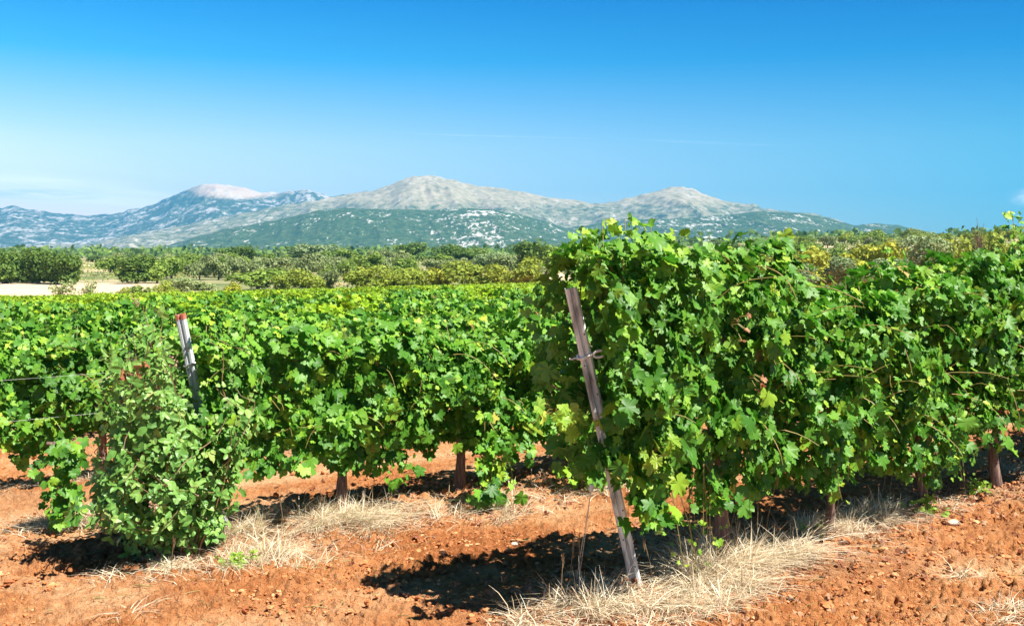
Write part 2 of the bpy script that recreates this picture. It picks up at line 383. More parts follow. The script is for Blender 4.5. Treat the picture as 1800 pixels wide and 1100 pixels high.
def hillmat(name, green, rockc, tan, rock_lo, rock_hi, tan_lo, tan_hi, scl=1.0, tanamt=1.0, rstretch=(1, 0.30, 0.9)):
    m, n, l = mat(name)
    t = N(n, 'ShaderNodeTexCoord'); v = t.outputs['Object']
    mp = N(n, 'ShaderNodeMapping'); mp.inputs['Scale'].default_value = rstretch; mp.inputs['Rotation'].default_value = (0.0, 0.0, 0.25); l.new(v, mp.inputs[0])
    big = noise_n(n, l, v, 0.0022 * scl, 4, 0.6); mid = noise_n(n, l, v, 0.010 * scl, 8, 0.72)
    rk = noise_n(n, l, mp.outputs[0], 0.012 * scl, 6, 0.78)
    g = ramp_n(n, l, mid, green)
    tm = mapr(n, l, math_n(n, l, 'ADD', math_n(n, l, 'MULTIPLY', N_att(n, 'tan'), 1.0), math_n(n, l, 'MULTIPLY', math_n(n, l, 'SUBTRACT', mid, 0.5), 0.9)), tan_lo, tan_hi, 0, tanamt)
    c = mixc(n, l, tm, g, tan)
    rr = math_n(n, l, 'ADD', rk, math_n(n, l, 'MULTIPLY', math_n(n, l, 'SUBTRACT', big, 0.5), 0.55))
    rr = math_n(n, l, 'ADD', rr, math_n(n, l, 'MULTIPLY', N_att(n, 'rock'), 0.25))
    rm = mapr(n, l, rr, rock_lo, rock_hi, 0, 0.95)
    c = mixc(n, l, rm, c, rockc)
    p = N(n, 'ShaderNodeBsdfPrincipled', i_Roughness=0.95); p.inputs['Specular IOR Level'].default_value = 0.1
    l.new(c, p.inputs['Base Color'])
    b = N(n, 'ShaderNodeBump', i_Strength=0.8, i_Distance=14.0 / scl); l.new(mid, b.inputs['Height']); l.new(b.outputs[0], p.inputs['Normal'])
    o = N(n, 'ShaderNodeOutputMaterial'); l.new(p.outputs[0], o.inputs[0]); return m
def N_att(n, name): return N(n, 'ShaderNodeAttribute', attribute_name=name).outputs['Fac']

# ------------------------------------------------------------------ ground
def build_ground():
    A = np.radians(np.concatenate([np.arange(-180, -60, 4.0), np.arange(-60, -33, 0.8), np.arange(-33, 33, 0.09), np.arange(33, 60, 0.8), np.arange(60, 180, 4.0)]))
    R = [0.3, 1, 2, 2.8, 3.4, 3.8]
    while R[-1] < 12: R.append(R[-1] + 0.0085 * (R[-1] / 4.2) ** 1.4)
    while R[-1] < 40: R.append(R[-1] * 1.012)
    while R[-1] < 9000: R.append(R[-1] * 1.03)
    R = np.array(R)
    a, r = np.meshgrid(A, R); x = r * np.sin(a); y = r * np.cos(a)
    z = ground(x, y)
    near = 1 - sm(r, 11, 26)
    s, k = row_coords(x, y); f = np.abs(k - np.round(k)) * SP
    till = 0.45 + 0.55 * sm(fbm(x * 0.7, y * 0.7, 77, 3), 0.38, 0.6) + 0.35 * sm(x - 0.55 * y, -1.2, 1.0)
    track = np.exp(-((f - 0.85) / 0.28) ** 2) * sm(fbm(x * 0.8, y * 0.8, 171, 3), 0.36, 0.56) * (k > -0.6) + 0.8 * sm(-s - 0.5, 0, 1.0) * sm(fbm(x * 0.9, y * 0.9, 172, 3), 0.40, 0.6)
    track = np.clip(track, 0, 1) * near
    till = till * (1 - 0.65 * track)
    # clods, crumbs and pits
    c1 = ridged(x * 5, y * 5, 31, 2); c2 = vn(x * 19, y * 19, 41); c3 = vn(x * 44, y * 44, 43); c4 = vn(x * 90, y * 90, 44)
    z = z + 1.35 * near * till * (0.030 * (c1 - 0.6) + 0.030 * np.maximum(c2 - 0.52, 0) ** 0.8 - 0.030 * np.maximum(0.30 - c2, 0) + 0.019 * (sm(c3, 0.45, 0.8)) + 0.008 * (c4 - 0.5) * sm(r, 12, 6) - 0.030 * sm(vn(x * 26 + 9, y * 26, 48), 0.80, 0.90) - 0.022 * sm(vn(x * 55, y * 55 + 7, 49), 0.84, 0.92))
    nR, nA = x.shape
    idx = np.arange(nR * nA).reshape(nR, nA)
    q = np.stack([idx[:-1], np.roll(idx, -1, 1)[:-1], np.roll(idx, -1, 1)[1:], idx[1:]], -1).reshape(-1, 4)
    V = np.stack([x, y, z], -1).reshape(-1, 3)
    V = np.vstack([V, [[0, 0, gz(0, 0)]]])
    tri_c = len(V) - 1
    loops = np.concatenate([q[:, ::-1].ravel(), np.stack([np.full(nA, tri_c), np.roll(idx[0], -1), idx[0]], -1).ravel()])
    starts = np.concatenate([np.arange(len(q)) * 4, len(q) * 4 + np.arange(nA) * 3])
    ye = yend(x, y)
    ratio = x / np.maximum(y, 1)
    sand = sm(y, ye - 4, ye + 1) * (1 - sm(y, 165, 185)) * (1 - sm(ratio + 0.06 * (fbm(x / 20, y / 20, 9, 2) - 0.5), -0.36, -0.30)) * (y > 0)
    sand = np.maximum(sand, sm(fbm(x / 45, y / 25, 12, 3), 0.60, 0.68) * sm(y, 170, 200) * (1 - sm(y, 500, 800)))
    scrub = sm(y, ye, ye + 10) * (y > 0)
    s, k = row_coords(x, y); f = np.abs(k - np.round(k)) * SP
    lit = np.exp(-(f / 0.42) ** 2) * sm(s, -1, 0) * sm(fbm(x * 1.3, y * 1.3, 88, 3), 0.40, 0.60) * (k > -0.5) * near
    pad = lambda v: np.append(v.ravel(), 0.0)
    me = mk_mesh('ground', V, loops=loops, starts=starts, mats=[M['soil']], smooth=True, attrs={'sand': pad(sand), 'scrub': pad(scrub), 'litter': pad(lit), 'track': pad(track)})
    tag(obj('ground', me), 'red tilled soil running out to dry fields and scrub', 'ground', kind='structure')
def yend(x, y):
    return 80 + 36 * sm(x / np.maximum(y, 1), -0.5, -0.2)
build_ground()

# ------------------------------------------------------------------ mountains
def ridge(name, label, pts, Yf, Yc, Yb, material, seed, amp, u0, u1, nu=900, tanf=None, rockf=None, zf=-6):
    pu = np.array([p[0] for p in pts], float); pv = np.array([p[1] for p in pts], float)
    u = np.linspace(u0, u1, nu); sky_v = np.interp(u, pu, pv)
    nf, nb = 110, 14
    t = np.concatenate([np.linspace(0, 1, nf), 1 + np.linspace(0, 1, nb + 1)[1:]])
    U, T = np.meshgrid(u, t); SV = np.tile(sky_v, (len(t), 1))
    tf = np.clip(T, 0, 1); tb = np.clip(T - 1, 0, 1)
    crest = Yc * (1 + 0.05 * (fbm(U / 160, U * 0, seed + 5, 3) - 0.5))
    Y = Yf + (crest - Yf) * tf + (Yb - crest) * tb
    X = (U - HX) / F * Y
    zc = CAMZ + (HY - SV) / F * crest
    shape = tf ** 1.15
    Z = zf + (zc - zf) * shape * (1 - tb ** 1.5)
    wgt = (4 * tf * (1 - tf)) ** 0.7 * (tb == 0)
    L = Yc / 10.0
    rd = ridged(X / L * 1.5 + Y / (4 * L), Y / (2.6 * L), seed, 6, 0.55) - 0.62
    Z = Z + wgt * amp * rd * np.clip((zc - zf) / (amp * 3), 0.15, 1)
    Z = Z + (tf > 0.02) * 0.02 * amp * (fbm(X / (L * .08), Y / (L * .08), seed + 3, 3) - 0.5) * 2
    nt, n2 = X.shape
    idx = np.arange(nt * n2).reshape(nt, n2)
    q = np.stack([idx[:-1, :-1], idx[:-1, 1:], idx[1:, 1:], idx[1:, :-1]], -1).reshape(-1, 4)
    V = np.stack([X, Y, Z], -1).reshape(-1, 3)
    v_img = HY - F * (Z - CAMZ) / Y
    tanv = tanf(U, v_img, tf) if tanf else tf * 0
    rockv = rockf(U, v_img, tf) if rockf else tf * 0
    me = mk_mesh(name, V, q, mats=[material], smooth=True, attrs={'tan': tanv.ravel(), 'rock': rockv.ravel()})
    tag(obj(name, me), label, 'mountain', kind='structure')

far_pts = [(-700, 372), (-400, 358), (-200, 372), (-80, 370), (0, 366), (25, 362), (50, 368), (100, 375), (150, 379), (170, 378), (215, 374), (225, 368), (250, 365), (275, 357), (300, 346), (330, 334), (350, 325), (380, 322), (405, 326), (430, 329), (460, 338), (490, 339), (515, 335), (540, 332), (560, 340), (580, 346), (600, 343), (640, 337), (700, 340), (800, 350), (900, 360), (1000, 375), (1200, 400), (2600, 420)]
mid_pts = [(-100, 439), (150, 430), (300, 400), (450, 370), (560, 352), (600, 344), (640, 336), (660, 334), (690, 325), (710, 315), (725, 309), (760, 310), (800, 317), (830, 326), (880, 331), (920, 337), (960, 346), (1000, 351), (1040, 359), (1080, 354), (1120, 345), (1150, 336), (1180, 329), (1200, 328), (1225, 334), (1250, 346), (1280, 355), (1310, 360), (1325, 358), (1345, 368), (1370, 370), (1400, 373), (1430, 375), (1470, 386), (1500, 398), (1560, 407), (1700, 418), (2600, 425)]
hillA = [(200, 441), (265, 439), (300, 430), (350, 415), (400, 402), (450, 393), (500, 384), (560, 370), (600, 366), (700, 368), (760, 370), (830, 366), (880, 370), (920, 378), (960, 389), (1000, 402), (1060, 418), (1150, 436), (1250, 441)]
hillB = [(880, 430), (950, 412), (1000, 400), (1050, 393), (1120, 386), (1200, 384), (1280, 377), (1330, 372), (1400, 374), (1440, 380), (1480, 390), (1500, 396), (1540, 393), (1580, 396), (1620, 408), (1700, 414), (1900, 418), (2600, 425)]
m_far = hillmat('limestone_mountain', [(0.3, (0.03, 0.055, 0.035)), (0.5, (0.06, 0.09, 0.055)), (0.7, (0.14, 0.16, 0.10))], (0.54, 0.50, 0.47), (0.56, 0.43, 0.33), 0.49, 0.63, 0.35, 0.75, 2.2, 0.95)
m_mid = hillmat('bare_mountain', [(0.38, (0.06, 0.085, 0.03)), (0.49, (0.16, 0.175, 0.09)), (0.60, (0.33, 0.29, 0.20))], (0.56, 0.50, 0.43), (0.47, 0.385, 0.265), 0.55, 0.70, 0.30, 1.0, 2.2, 0.85)
m_gr = hillmat('scrub_hill', [(0.35, (0.026, 0.055, 0.022)), (0.5, (0.050, 0.092, 0.036)), (0.66, (0.11, 0.145, 0.065))], (0.56, 0.53, 0.49), (0.30, 0.29, 0.17), 0.605, 0.655, 0.5, 1.1, 5.0, 0.8, (1.3, 0.30, 0.7))
ridge('mountain_range', 'far limestone mountains with a bare pinkish summit at the left', far_pts, 4700, 6800, 8000, m_far, 11, 420, -700, 1300, 900,
      tanf=lambda U, v, t: np.exp(-((U - 420) / 95) ** 2) * sm(v, 362, 335) * 1.1,
      rockf=lambda U, v, t: 0.25 * sm(U, 480, 560) * sm(v, 365, 340) + 0.55 * np.exp(-((U - 225) / 60) ** 2 - ((v - 424) / 7) ** 2) - 0.2 * np.exp(-((U - 300) / 70) ** 2) * sm(v, 370, 345))
ridge('mountain_range', 'bare tan and grey mountain range with three rounded summits', mid_pts, 3600, 5200, 6200, m_mid, 23, 420, -100, 2600, 1100,
      tanf=lambda U, v, t: 0.75 * sm(v, 385, 345), rockf=lambda U, v, t: 0.45 * sm(v, 326, 314) * sm(U, 640, 700) + 0.6 * np.exp(-((U - 1215) / 28) ** 2) * sm(v, 350, 334) + 0.25 * sm(v, 372, 385) - 0.15)
ridge('hill', 'long low green hill with scattered white rocks in the middle', hillA, 2300, 3200, 4200, m_gr, 37, 110, 200, 1250, 700,
      tanf=lambda U, v, t: 0.5 * (1 - sm(U, 400, 640)) + 0 * v, rockf=lambda U, v, t: 0.30 * np.exp(-((U - 830) / 90) ** 2) + 0 * v - 0.02)
ridge('hill', 'dark green rock-speckled hill sloping down to the right', hillB, 2500, 3500, 4400, m_gr, 53, 110, 880, 2600, 900,
      tanf=lambda U, v, t: 0.35 * np.exp(-((U - 1430) / 50) ** 2) + 0 * v, rockf=lambda U, v, t: 0.22 * np.exp(-((U - 1220) / 90) ** 2) + 0.2 * np.exp(-((U - 1410) / 40) ** 2) * sm(v, 400, 385) + 0.12 * np.exp(-((U - 1550) / 40) ** 2) - 0.02)

# ------------------------------------------------------------------ leaves
def outline(pts):
    th = [p[0] for p in pts] + [360 - p[0] for p in reversed(pts[1:-1])]
    r = [p[1] for p in pts] + [p[1] for p in reversed(pts[1:-1])]
    th = np.radians(th); r = np.array(r)
    return np.stack([np.sin(th) * r, np.cos(th) * r], -1)      # +y is the tip
LEAF_HI = outline([(0, 1.0), (8, .89), (15, .91), (24, .75), (34, .62), (41, .81), (50, .86), (57, .96), (66, .85), (74, .83), (86, .62), (98, .75), (112, .71), (126, .76), (142, .60), (160, .52), (172, .40), (180, .10)])
LEAF_MID = outline([(0, 1.0), (33, .70), (57, .95), (85, .68), (120, .78), (155, .60), (180, .12)])
LEAF_LOW = outline([(0, 1.0), (57, .92), (120, .70), (180, .25)])
LEAF_OVAL = outline([(0, 1.0), (22, .82), (50, .62), (90, .55), (130, .62), (160, .80), (180, .88)])
def leaves(P, NN, TT, size, rng, out=LEAF_HI, cup=0.20, fold=0.24, wob=0.065):
    """fans of triangles; P centre, NN normal, TT tip direction"""
    n = len(P); k = len(out)
    NN = NN / (np.linalg.norm(NN, axis=1, keepdims=True) + 1e-9)
    TT = TT - NN * np.sum(TT * NN, 1, keepdims=True); TT = TT / (np.linalg.norm(TT, axis=1, keepdims=True) + 1e-9)
    B = np.cross(TT, NN)
    o = np.vstack([[0, 0], out])
    xx = o[None, :, 0] * (1 + 0.15 * rng.standard_normal((n, 1))); yy = o[None, :, 1] * np.ones((n, 1))
    jr = 1 + 0.07 * rng.standard_normal((n, k + 1)); xx = xx * jr; yy = yy * jr
    r2 = xx ** 2 + yy ** 2
    cu = cup * (0.6 + 0.9 * rng.standard_normal((n, 1))); fo = fold * (0.5 + rng.random((n, 1)))
    zz = -cu * r2 + fo * np.abs(xx) + wob * rng.standard_normal((n, k + 1)) * (r2 > 0.05) - 0.25 * rng.random((n, 1)) * np.maximum(yy, 0) ** 2
    sz = size[:, None]
    V = P[:, None, :] + (xx * sz)[..., None] * B[:, None] + (yy * sz)[..., None] * TT[:, None] + (zz * sz)[..., None] * NN[:, None]
    j = np.arange(k)
    fan = np.stack([np.zeros(k, int), 1 + (j + 1) % k, 1 + j], -1)
    Fc = (np.arange(n) * (k + 1))[:, None, None] + fan[None]
    return V.reshape(-1, 3), Fc.reshape(-1, 3), np.repeat(np.arange(n), k)

def vine_leaf_points(seed, n, h, zb, wd, L=1.12, x0=None, x1=None, hang=(), spikes=(), size=0.072, canes=9):
    rng = np.random.default_rng(seed)
    x0 = -L / 2 if x0 is None else x0; x1 = L / 2 if x1 is None else x1
    X = rng.uniform(x0, x1, n)
    top = h + 0.12 * (fbm(X * 2.4 + seed * 3.3, X * 0, seed, 2) - 0.5) * 2
    bot = zb + 0.24 * (fbm(X * 2.6 + seed * 1.7, X * 0 + 5, seed + 9, 2) - 0.5) * 2
    t = rng.random(n) ** 0.92
    Z = bot + (top - bot) * t
    prof = 0.45 + 0.55 * np.sin(np.pi * np.clip(0.12 + 0.80 * t, 0, 1)) ** 0.7
    bulge = 0.18 + 1.60 * fbm(X * 5.0 + 3 * seed, Z * 5.0, seed + 2, 2)
    half = wd * prof * bulge
    side = np.where(rng.random(n) < 0.60, -1, 1)
    depth = 1 - np.abs(rng.standard_normal(n)) * 0.34
    depth = np.where(rng.random(n) < 0.12, rng.uniform(-0.5, 0.7, n), depth)
    Y = side * half * depth
    upb = sm(t, 0.72, 1.0)
    NN = np.stack([0.10 + 0.55 * rng.standard_normal(n), np.where(side < 0, -1.1, 0.9) * (1.0 - 0.45 * upb) + 0.40 * rng.standard_normal(n), 0.42 + 0.65 * upb + 0.45 * rng.standard_normal(n)], -1)
    TT = np.stack([0.55 * rng.standard_normal(n), side * 0.45 + 0.3 * rng.standard_normal(n), -0.9 + 0.45 * rng.standard_normal(n)], -1)
    P = np.stack([X, Y, Z], -1); sz = size * (0.42 + 0.95 * rng.random(n) ** 0.9)
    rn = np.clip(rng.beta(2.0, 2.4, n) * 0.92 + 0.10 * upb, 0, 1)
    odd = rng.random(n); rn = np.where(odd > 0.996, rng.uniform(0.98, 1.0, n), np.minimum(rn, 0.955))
    PP, NV, TV, SZ, RN = [P], [NN], [TT], [sz], [rn]
    paths = []
    def cane(p0, d0, ln, droop, ls=1.0):
        m = max(4, int(ln / 0.055)); pts = [np.array(p0, float)]; d = np.array(d0, float); d /= np.linalg.norm(d)
        for i in range(m):
            d = d + np.array([0.10 * rng.standard_normal(), 0.08 * rng.standard_normal(), -droop + 0.07 * rng.standard_normal()]); d /= np.linalg.norm(d)
            pts.append(pts[-1] + d * ln / m)
        pts = np.array(pts); paths.append(pts)
        q = pts[1:]; mm = len(q)
        sd = np.where(np.arange(mm) % 2 == 0, 1, -1)[:, None]
        td = np.gradient(pts, axis=0)[1:]; lat = np.cross(td, (0, 0, 1.0)); lat /= (np.linalg.norm(lat, axis=1, keepdims=True) + 1e-6)
        lat = lat * sd + 0.45 * rng.standard_normal((mm, 3))
        PP.append(q + lat * 0.05); nn = np.tile([0.2, -0.45, 0.9], (mm, 1)) + 0.5 * rng.standard_normal((mm, 3)); NV.append(nn)
        TV.append(lat + [0, 0, -0.4]); tp = np.linspace(1.0, 0.45, mm) * ls
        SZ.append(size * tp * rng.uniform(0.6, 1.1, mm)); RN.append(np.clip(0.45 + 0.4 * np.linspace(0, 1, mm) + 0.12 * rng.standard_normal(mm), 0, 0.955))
    for c in range(canes):
        cx = rng.uniform(x0 * 0.9, x1 * 0.9); cz = rng.uniform(zb + 0.25, h - 0.1); sdd = -1 if rng.random() < 0.6 else 1
        cane((cx, sdd * wd * 0.5, cz), (rng.uniform(-0.8, 0.8), sdd * rng.uniform(0.6, 1.1), rng.uniform(0.1, 1.0)), rng.uniform(0.22, 0.5), rng.uniform(0.08, 0.22))
    for c in range(max(2, canes // 3)):
        cx = rng.uniform(x0 * 0.9, x1 * 0.9)
        cane((cx, rng.uniform(-0.1, 0.1), h - 0.22), (rng.uniform(-0.5, 0.5), rng.uniform(-0.4, 0.3), 1), rng.uniform(0.18, 0.34), rng.uniform(0.0, 0.1), 0.85)
    for (sx, sh) in spikes:
        paths.append(np.array([(sx, 0.02, h - 0.3), (sx + .01, 0.0, h), (sx + .02, 0.02, h + sh * .9)]))
        m = int(14 + 130 * sh); tt = rng.random(m) ** 1.2; rw = 0.085 * (1.15 - 0.75 * tt)
        PP.append(np.stack([sx + rng.standard_normal(m) * rw, rng.standard_normal(m) * rw, h - 0.12 + tt * (sh + 0.12)], -1))
        NV.append(np.tile([0.0, -0.8, 0.6], (m, 1)) + 0.6 * rng.standard_normal((m, 3))); TV.append(np.tile([0, -0.2, -0.4], (m, 1)) + 0.7 * rng.standard_normal((m, 3)))
        SZ.append(size * rng.uniform(0.45, 1.1, m) * (1.1 - 0.35 * tt)); RN.append(np.clip(0.45 + 0.35 * tt + 0.15 * rng.standard_normal(m), 0, 0.955))
    for (hx, hz, hy) in hang:
        for q in range(3):
            cane((hx + rng.uniform(-.1, .1), hy + rng.uniform(-.04, .04), zb + 0.22), (rng.uniform(-0.25, 0.25), -0.15, -0.6), (zb + 0.22 - hz) * rng.uniform(0.75, 1.0), 0.14, 0.85)
    return [np.concatenate(a) for a in (PP, NV, TV, SZ, RN)] + [paths, rng]

def vine_meshes(seed, n, h, zb, wd, out=LEAF_HI, rad=0.035, mat_key='vine', flip=False, trunk_lean=0.0, canes_on=True, gap=None, **kw):
    P, NN, TT, SZ, RN, paths, rng = vine_leaf_points(seed, n, h, zb, wd, **kw)
    if gap:   # foliage parted around a post: foot x, lean, z range, half width, skew
        gx, gl, ga, gb, gw, gs = gap
        keep = ~((P[:, 1] < 0.04) & (P[:, 2] > ga) & (P[:, 2] < gb) & (np.abs(P[:, 0] - (gx - gl * P[:, 2] + gs * P[:, 1])) < gw))
        P, NN, TT, SZ, RN = P[keep], NN[keep], TT[keep], SZ[keep], RN[keep]
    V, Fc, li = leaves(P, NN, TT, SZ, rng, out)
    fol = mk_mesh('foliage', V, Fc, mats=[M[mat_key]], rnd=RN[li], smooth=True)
    b = MB()
    if canes_on:
        for p in paths: b.tube(p, np.linspace(0.0042, 0.0018, len(p)), 3, cap=False)
        for c in range(9):
            cx = rng.uniform(-0.5, 0.5); z0 = 0.55
            p = [(cx * 0.9, 0, z0)]
            for q in range(6): p.append((p[-1][0] + rng.uniform(-.06, .06), p[-1][1] + rng.uniform(-.06, .06), p[-1][2] + (h - z0 - 0.05) / 6))
            b.tube(p, np.linspace(0.006, 0.003, 7), 3, cap=False)
    b.tube([(-0.52, 0, 0.60), (-0.3, 0.01, 0.62), (-0.1, -0.01, 0.58), (0.1, 0, 0.60), (0.3, 0.015, 0.62), (0.5, 0, 0.60)], [0.012, 0.018, 0.024, 0.022, 0.017, 0.012], 5, jit=0.2, rng=rng)
    br = b.mesh('branch', [M['cane']])
    t = MB(); pts = []; rr = []
    for i in range(12):
        q = i / 11.0
        pts.append((trunk_lean * (1 - q) + 0.018 * math.sin(5 * q + seed), 0.015 * math.sin(7 * q + seed * 2), -0.10 + 0.76 * q))
        rr.append(rad * (1.25 - 0.45 * q + (0.35 if q > 0.88 else 0)) * rng.uniform(0.88, 1.15))
    t.tube(pts, rr, 8, jit=0.13, rng=rng)
    tr = t.mesh('trunk', [M['bark']], smooth=True)
    return fol, br, tr

def place_vine(name, meshes, x, y, label, group, flip=False, sc_=1.0, zoff=0.0):
    fol, br, tr = meshes
    o = empty(name, (x, y, gz(x, y) + zoff), ROWA + (math.pi if flip else 0))
    o.scale = (1, 1, sc_)
    tag(o, label, 'grapevine', group)
    for nm, me in (('foliage', fol), ('branch', br), ('trunk', tr)):
        if me is not None: obj(nm, me, o)
    return o
ORD = ['first', 'second', 'third', 'fourth', 'fifth', 'sixth', 'seventh', 'eighth', 'ninth', 'tenth', 'eleventh', 'twelfth', 'thirteenth', 'fourteenth', 'fifteenth', 'sixteenth', 'seventeenth', 'eighteenth', 'nineteenth', 'twentieth']
count = 0
GROUP = 'grapevines in the vineyard rows'
def pos(k, s):
    p = P0 + k * STEP + s * D; return float(p[0]), float(p[1])

# front row: the vines' trunks stand where the photo shows them
R0 = [  # s, height, bottom, half width, spikes, hangs, extras
    (0.62, 1.68, 0.40, 0.30, [(-0.98, .10), (-0.85, .15), (-0.70, .17), (-0.52, .14), (-0.35, .10)], [(-0.45, 0.08, -0.12), (-0.25, 0.16, -0.2), (-0.38, 0.24, -0.2)], dict(x0=-1.05, x1=0.45, gap=(-0.62, 0.285, 0.78, 1.46, 0.075, 0.96))),
    (1.56, 1.43, 0.46, 0.32, [(-0.50, .16)], [(-0.25, 0.30, -0.2)], {}),
    (2.52, 1.50, 0.34, 0.32, [(-0.32, .20), (.25, .06)], [(-0.0, 0.20, -0.25), (-.25, .25, -.2)], {}),
    (3.48, 1.61, 0.46, 0.33, [(-0.1, .05)], [(0.25, 0.42, -0.2)], {}),
    (4.42, 1.68, 0.54, 0.32, [(-0.70, .26), (-.5, .2)], [(0.0, 0.45, -0.1)], {}),
    (5.38, 1.72, 0.54, 0.32, [(0.1, .12)], [], {}),
    (6.34, 1.72, 0.54, 0.32, [], [], {}), (7.30, 1.72, 0.36, 0.32, [], [], {}), (8.26, 1.72, 0.36, 0.32, [], [], {})]
for i, (s, h, zb, wd, spk, hg, ex) in enumerate(R0):
    x, y = pos(0, s)
    n = 2150 if i else 3050
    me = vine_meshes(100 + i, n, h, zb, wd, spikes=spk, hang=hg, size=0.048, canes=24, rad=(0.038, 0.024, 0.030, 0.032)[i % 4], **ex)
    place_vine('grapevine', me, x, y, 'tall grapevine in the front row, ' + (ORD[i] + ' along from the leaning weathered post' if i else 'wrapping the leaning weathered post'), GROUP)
    count += 1
R1 = [
    (0.82, 1.28, 0.34, 0.30, [(-0.95, .10), (-.7, .12), (-.1, .05)], [], dict(x0=-1.12, x1=0.5, gap=(-0.82, 0.205, 0.70, 1.6, 0.085, 0.55))),
    (1.80, 1.20, 0.36, 0.30, [(-.3, .10), (0.15, .08)], [(-0.05, 0.03, -0.45)], {}),
    (2.85, 1.26, 0.34, 0.30, [(-.3, .05), (.25, .08)], [(-0.30, 0.05, -0.45), (-0.12, 0.05, -0.45)], {}),
    (3.80, 1.22, 0.36, 0.30, [(0.2, .12), (-.2, .06)], [], {}),
    (4.75, 1.26, 0.36, 0.30, [], [], {}), (5.7, 1.26, 0.36, 0.30, [], [], {})]
for i, (s, h, zb, wd, spk, hg, ex) in enumerate(R1):
    x, y = pos(1, s)
    me = vine_meshes(200 + i, 1850 if i else 2600, h, zb, wd, out=LEAF_HI, spikes=spk, hang=hg, size=0.049, canes=21, rad=0.034, **ex)
    place_vine('grapevine', me, x, y, 'grapevine in the second row, ' + ORD[i] + ' along from the red-tipped metal post', GROUP)
    count += 1
R2 = [(0.10, 1.19, 0.36, 0.28, [], [], {}), (1.05, 1.22, 0.32, 0.28, [(-.2, .06)], [], {}), (2.0, 1.19, 0.34, 0.28, [], [], {}), (2.95, 1.22, 0.34, 0.28, [], [], {})]
for i, (s, h, zb, wd, spk, hg, ex) in enumerate(R2):
    x, y = pos(2, s)
    me = vine_meshes(300 + i, 1550, h, zb, wd, out=LEAF_HI, spikes=spk, hang=hg, size=0.049, canes=18, rad=0.032, **ex)
    place_vine('grapevine', me, x, y, 'grapevine in the third row, ' + ORD[i] + ' from the left edge of the photo', GROUP)
    count += 1

# the rest: shared variants, nearest first
VAR_MID = [vine_meshes(400 + i, 980, 1.27 + 0.03 * (i % 3), 0.34, 0.30, out=LEAF_MID, size=0.054, canes=16, spikes=[((i * 0.37) % 0.8 - 0.4, 0.04 + 0.02 * (i % 4))]) for i in range(9)]
VAR_FAR = [vine_meshes(500 + i, 680, 1.28 + 0.03 * (i % 3), 0.50, 0.33, out=LEAF_LOW, size=0.062, canes=12, mat_key='farvine', canes_on=False) for i in range(6)]
rng = np.random.default_rng(7)
cand = []
for k in range(0, 46):
    first = {0: 9.22, 1: 6.65, 2: 3.9}.get(k, 0.35)
    s = first
    while s < 260:
        x, y = pos(k, s + float(rng.uniform(-0.05, 0.05)))
        s += 0.95
        if y > float(yend(np.array(x), np.array(y))): break
        u = HX + F * x / y
        if u < -90: continue
        if k == 0 and s > 12: break
        if k in (1, 2):
            if u > 1980: break
        elif u > 1150 + (300 if y < 25 else 120): break
        r = y + (14 if (u > 1040) else 0)
        cand.append((r, k, s, x, y, u))
cand.sort()
SPLIT = 298 - count
for j, (r, k, s, x, y, u) in enumerate(cand[:SPLIT]):
    me = VAR_MID[int(rng.integers(9))] if r < 13 + 20 * rng.random() else VAR_FAR[int(rng.integers(6))]
    if y > 22: me = (me[0], me[1], me[2])
    if k == 0: lab = 'grapevine in the front row far along beyond the right edge'
    elif k <= 2: lab = 'grapevine deep in the %s row, screened by the front row on the right' % ORD[k]
    else: lab = 'leafy green grapevine in the %s row back from the camera' % (ORD[k] if k < 20 else 'distant')
    place_vine('grapevine', me, x, y, lab, 'grapevines in the %s row' % (ORD[k] if k < 20 else 'distant'), flip=bool(rng.integers(2)) and y > 25, sc_=float(rng.uniform(0.91, 1.08)) * (0.93 if 1 <= k <= 3 else 1.0))
# vines further back, too many to tell apart
VV, FF, RR, off = [], [], [], 0
LODS = []
for q, (nl, szz) in enumerate(((430, 0.066), (270, 0.085), (160, 0.115))):
    LODS.append([vine_leaf_points(600 + 10 * q + i, nl, 1.30, 0.75, 0.34, size=szz, canes=5) for i in range(5)])
ca, sa = math.cos(ROWA), math.sin(ROWA)
for (r, k, s, x, y, u) in cand[SPLIT:]:
    P, NN, TT, SZ, RN, paths, rg = LODS[0 if y < 42 else 1 if y < 70 else 2][int(rng.integers(5))]
    fl = 1 if rng.random() < 0.5 else -1
    def rot(A, t=(0, 0, 0)): return np.stack([(A[:, 0] * ca - A[:, 1] * sa) * fl + t[0], (A[:, 0] * sa + A[:, 1] * ca) * fl + t[1], A[:, 2] + t[2]], -1)
    V, Fc, li = leaves(rot(P * [1, 1, rng.uniform(.93, 1.07)], (x, y, gz(x, y))), rot(NN), rot(TT), SZ, rng, LEAF_LOW)
    VV.append(V); FF.append(Fc + off); RR.append(np.clip(RN[li] + rng.uniform(-.12, .12), 0, 1)); off += len(V)
me = mk_mesh('distant_vines', np.concatenate(VV), np.concatenate(FF), mats=[M['farvine']], rnd=np.concatenate(RR))
tag(obj('distant_vines', me), 'bright green canopy of vineyard rows merging in the distance', 'vineyard', kind='stuff')
print('vines', len(cand), 'leaf faces far', sum(len(f) for f in FF))

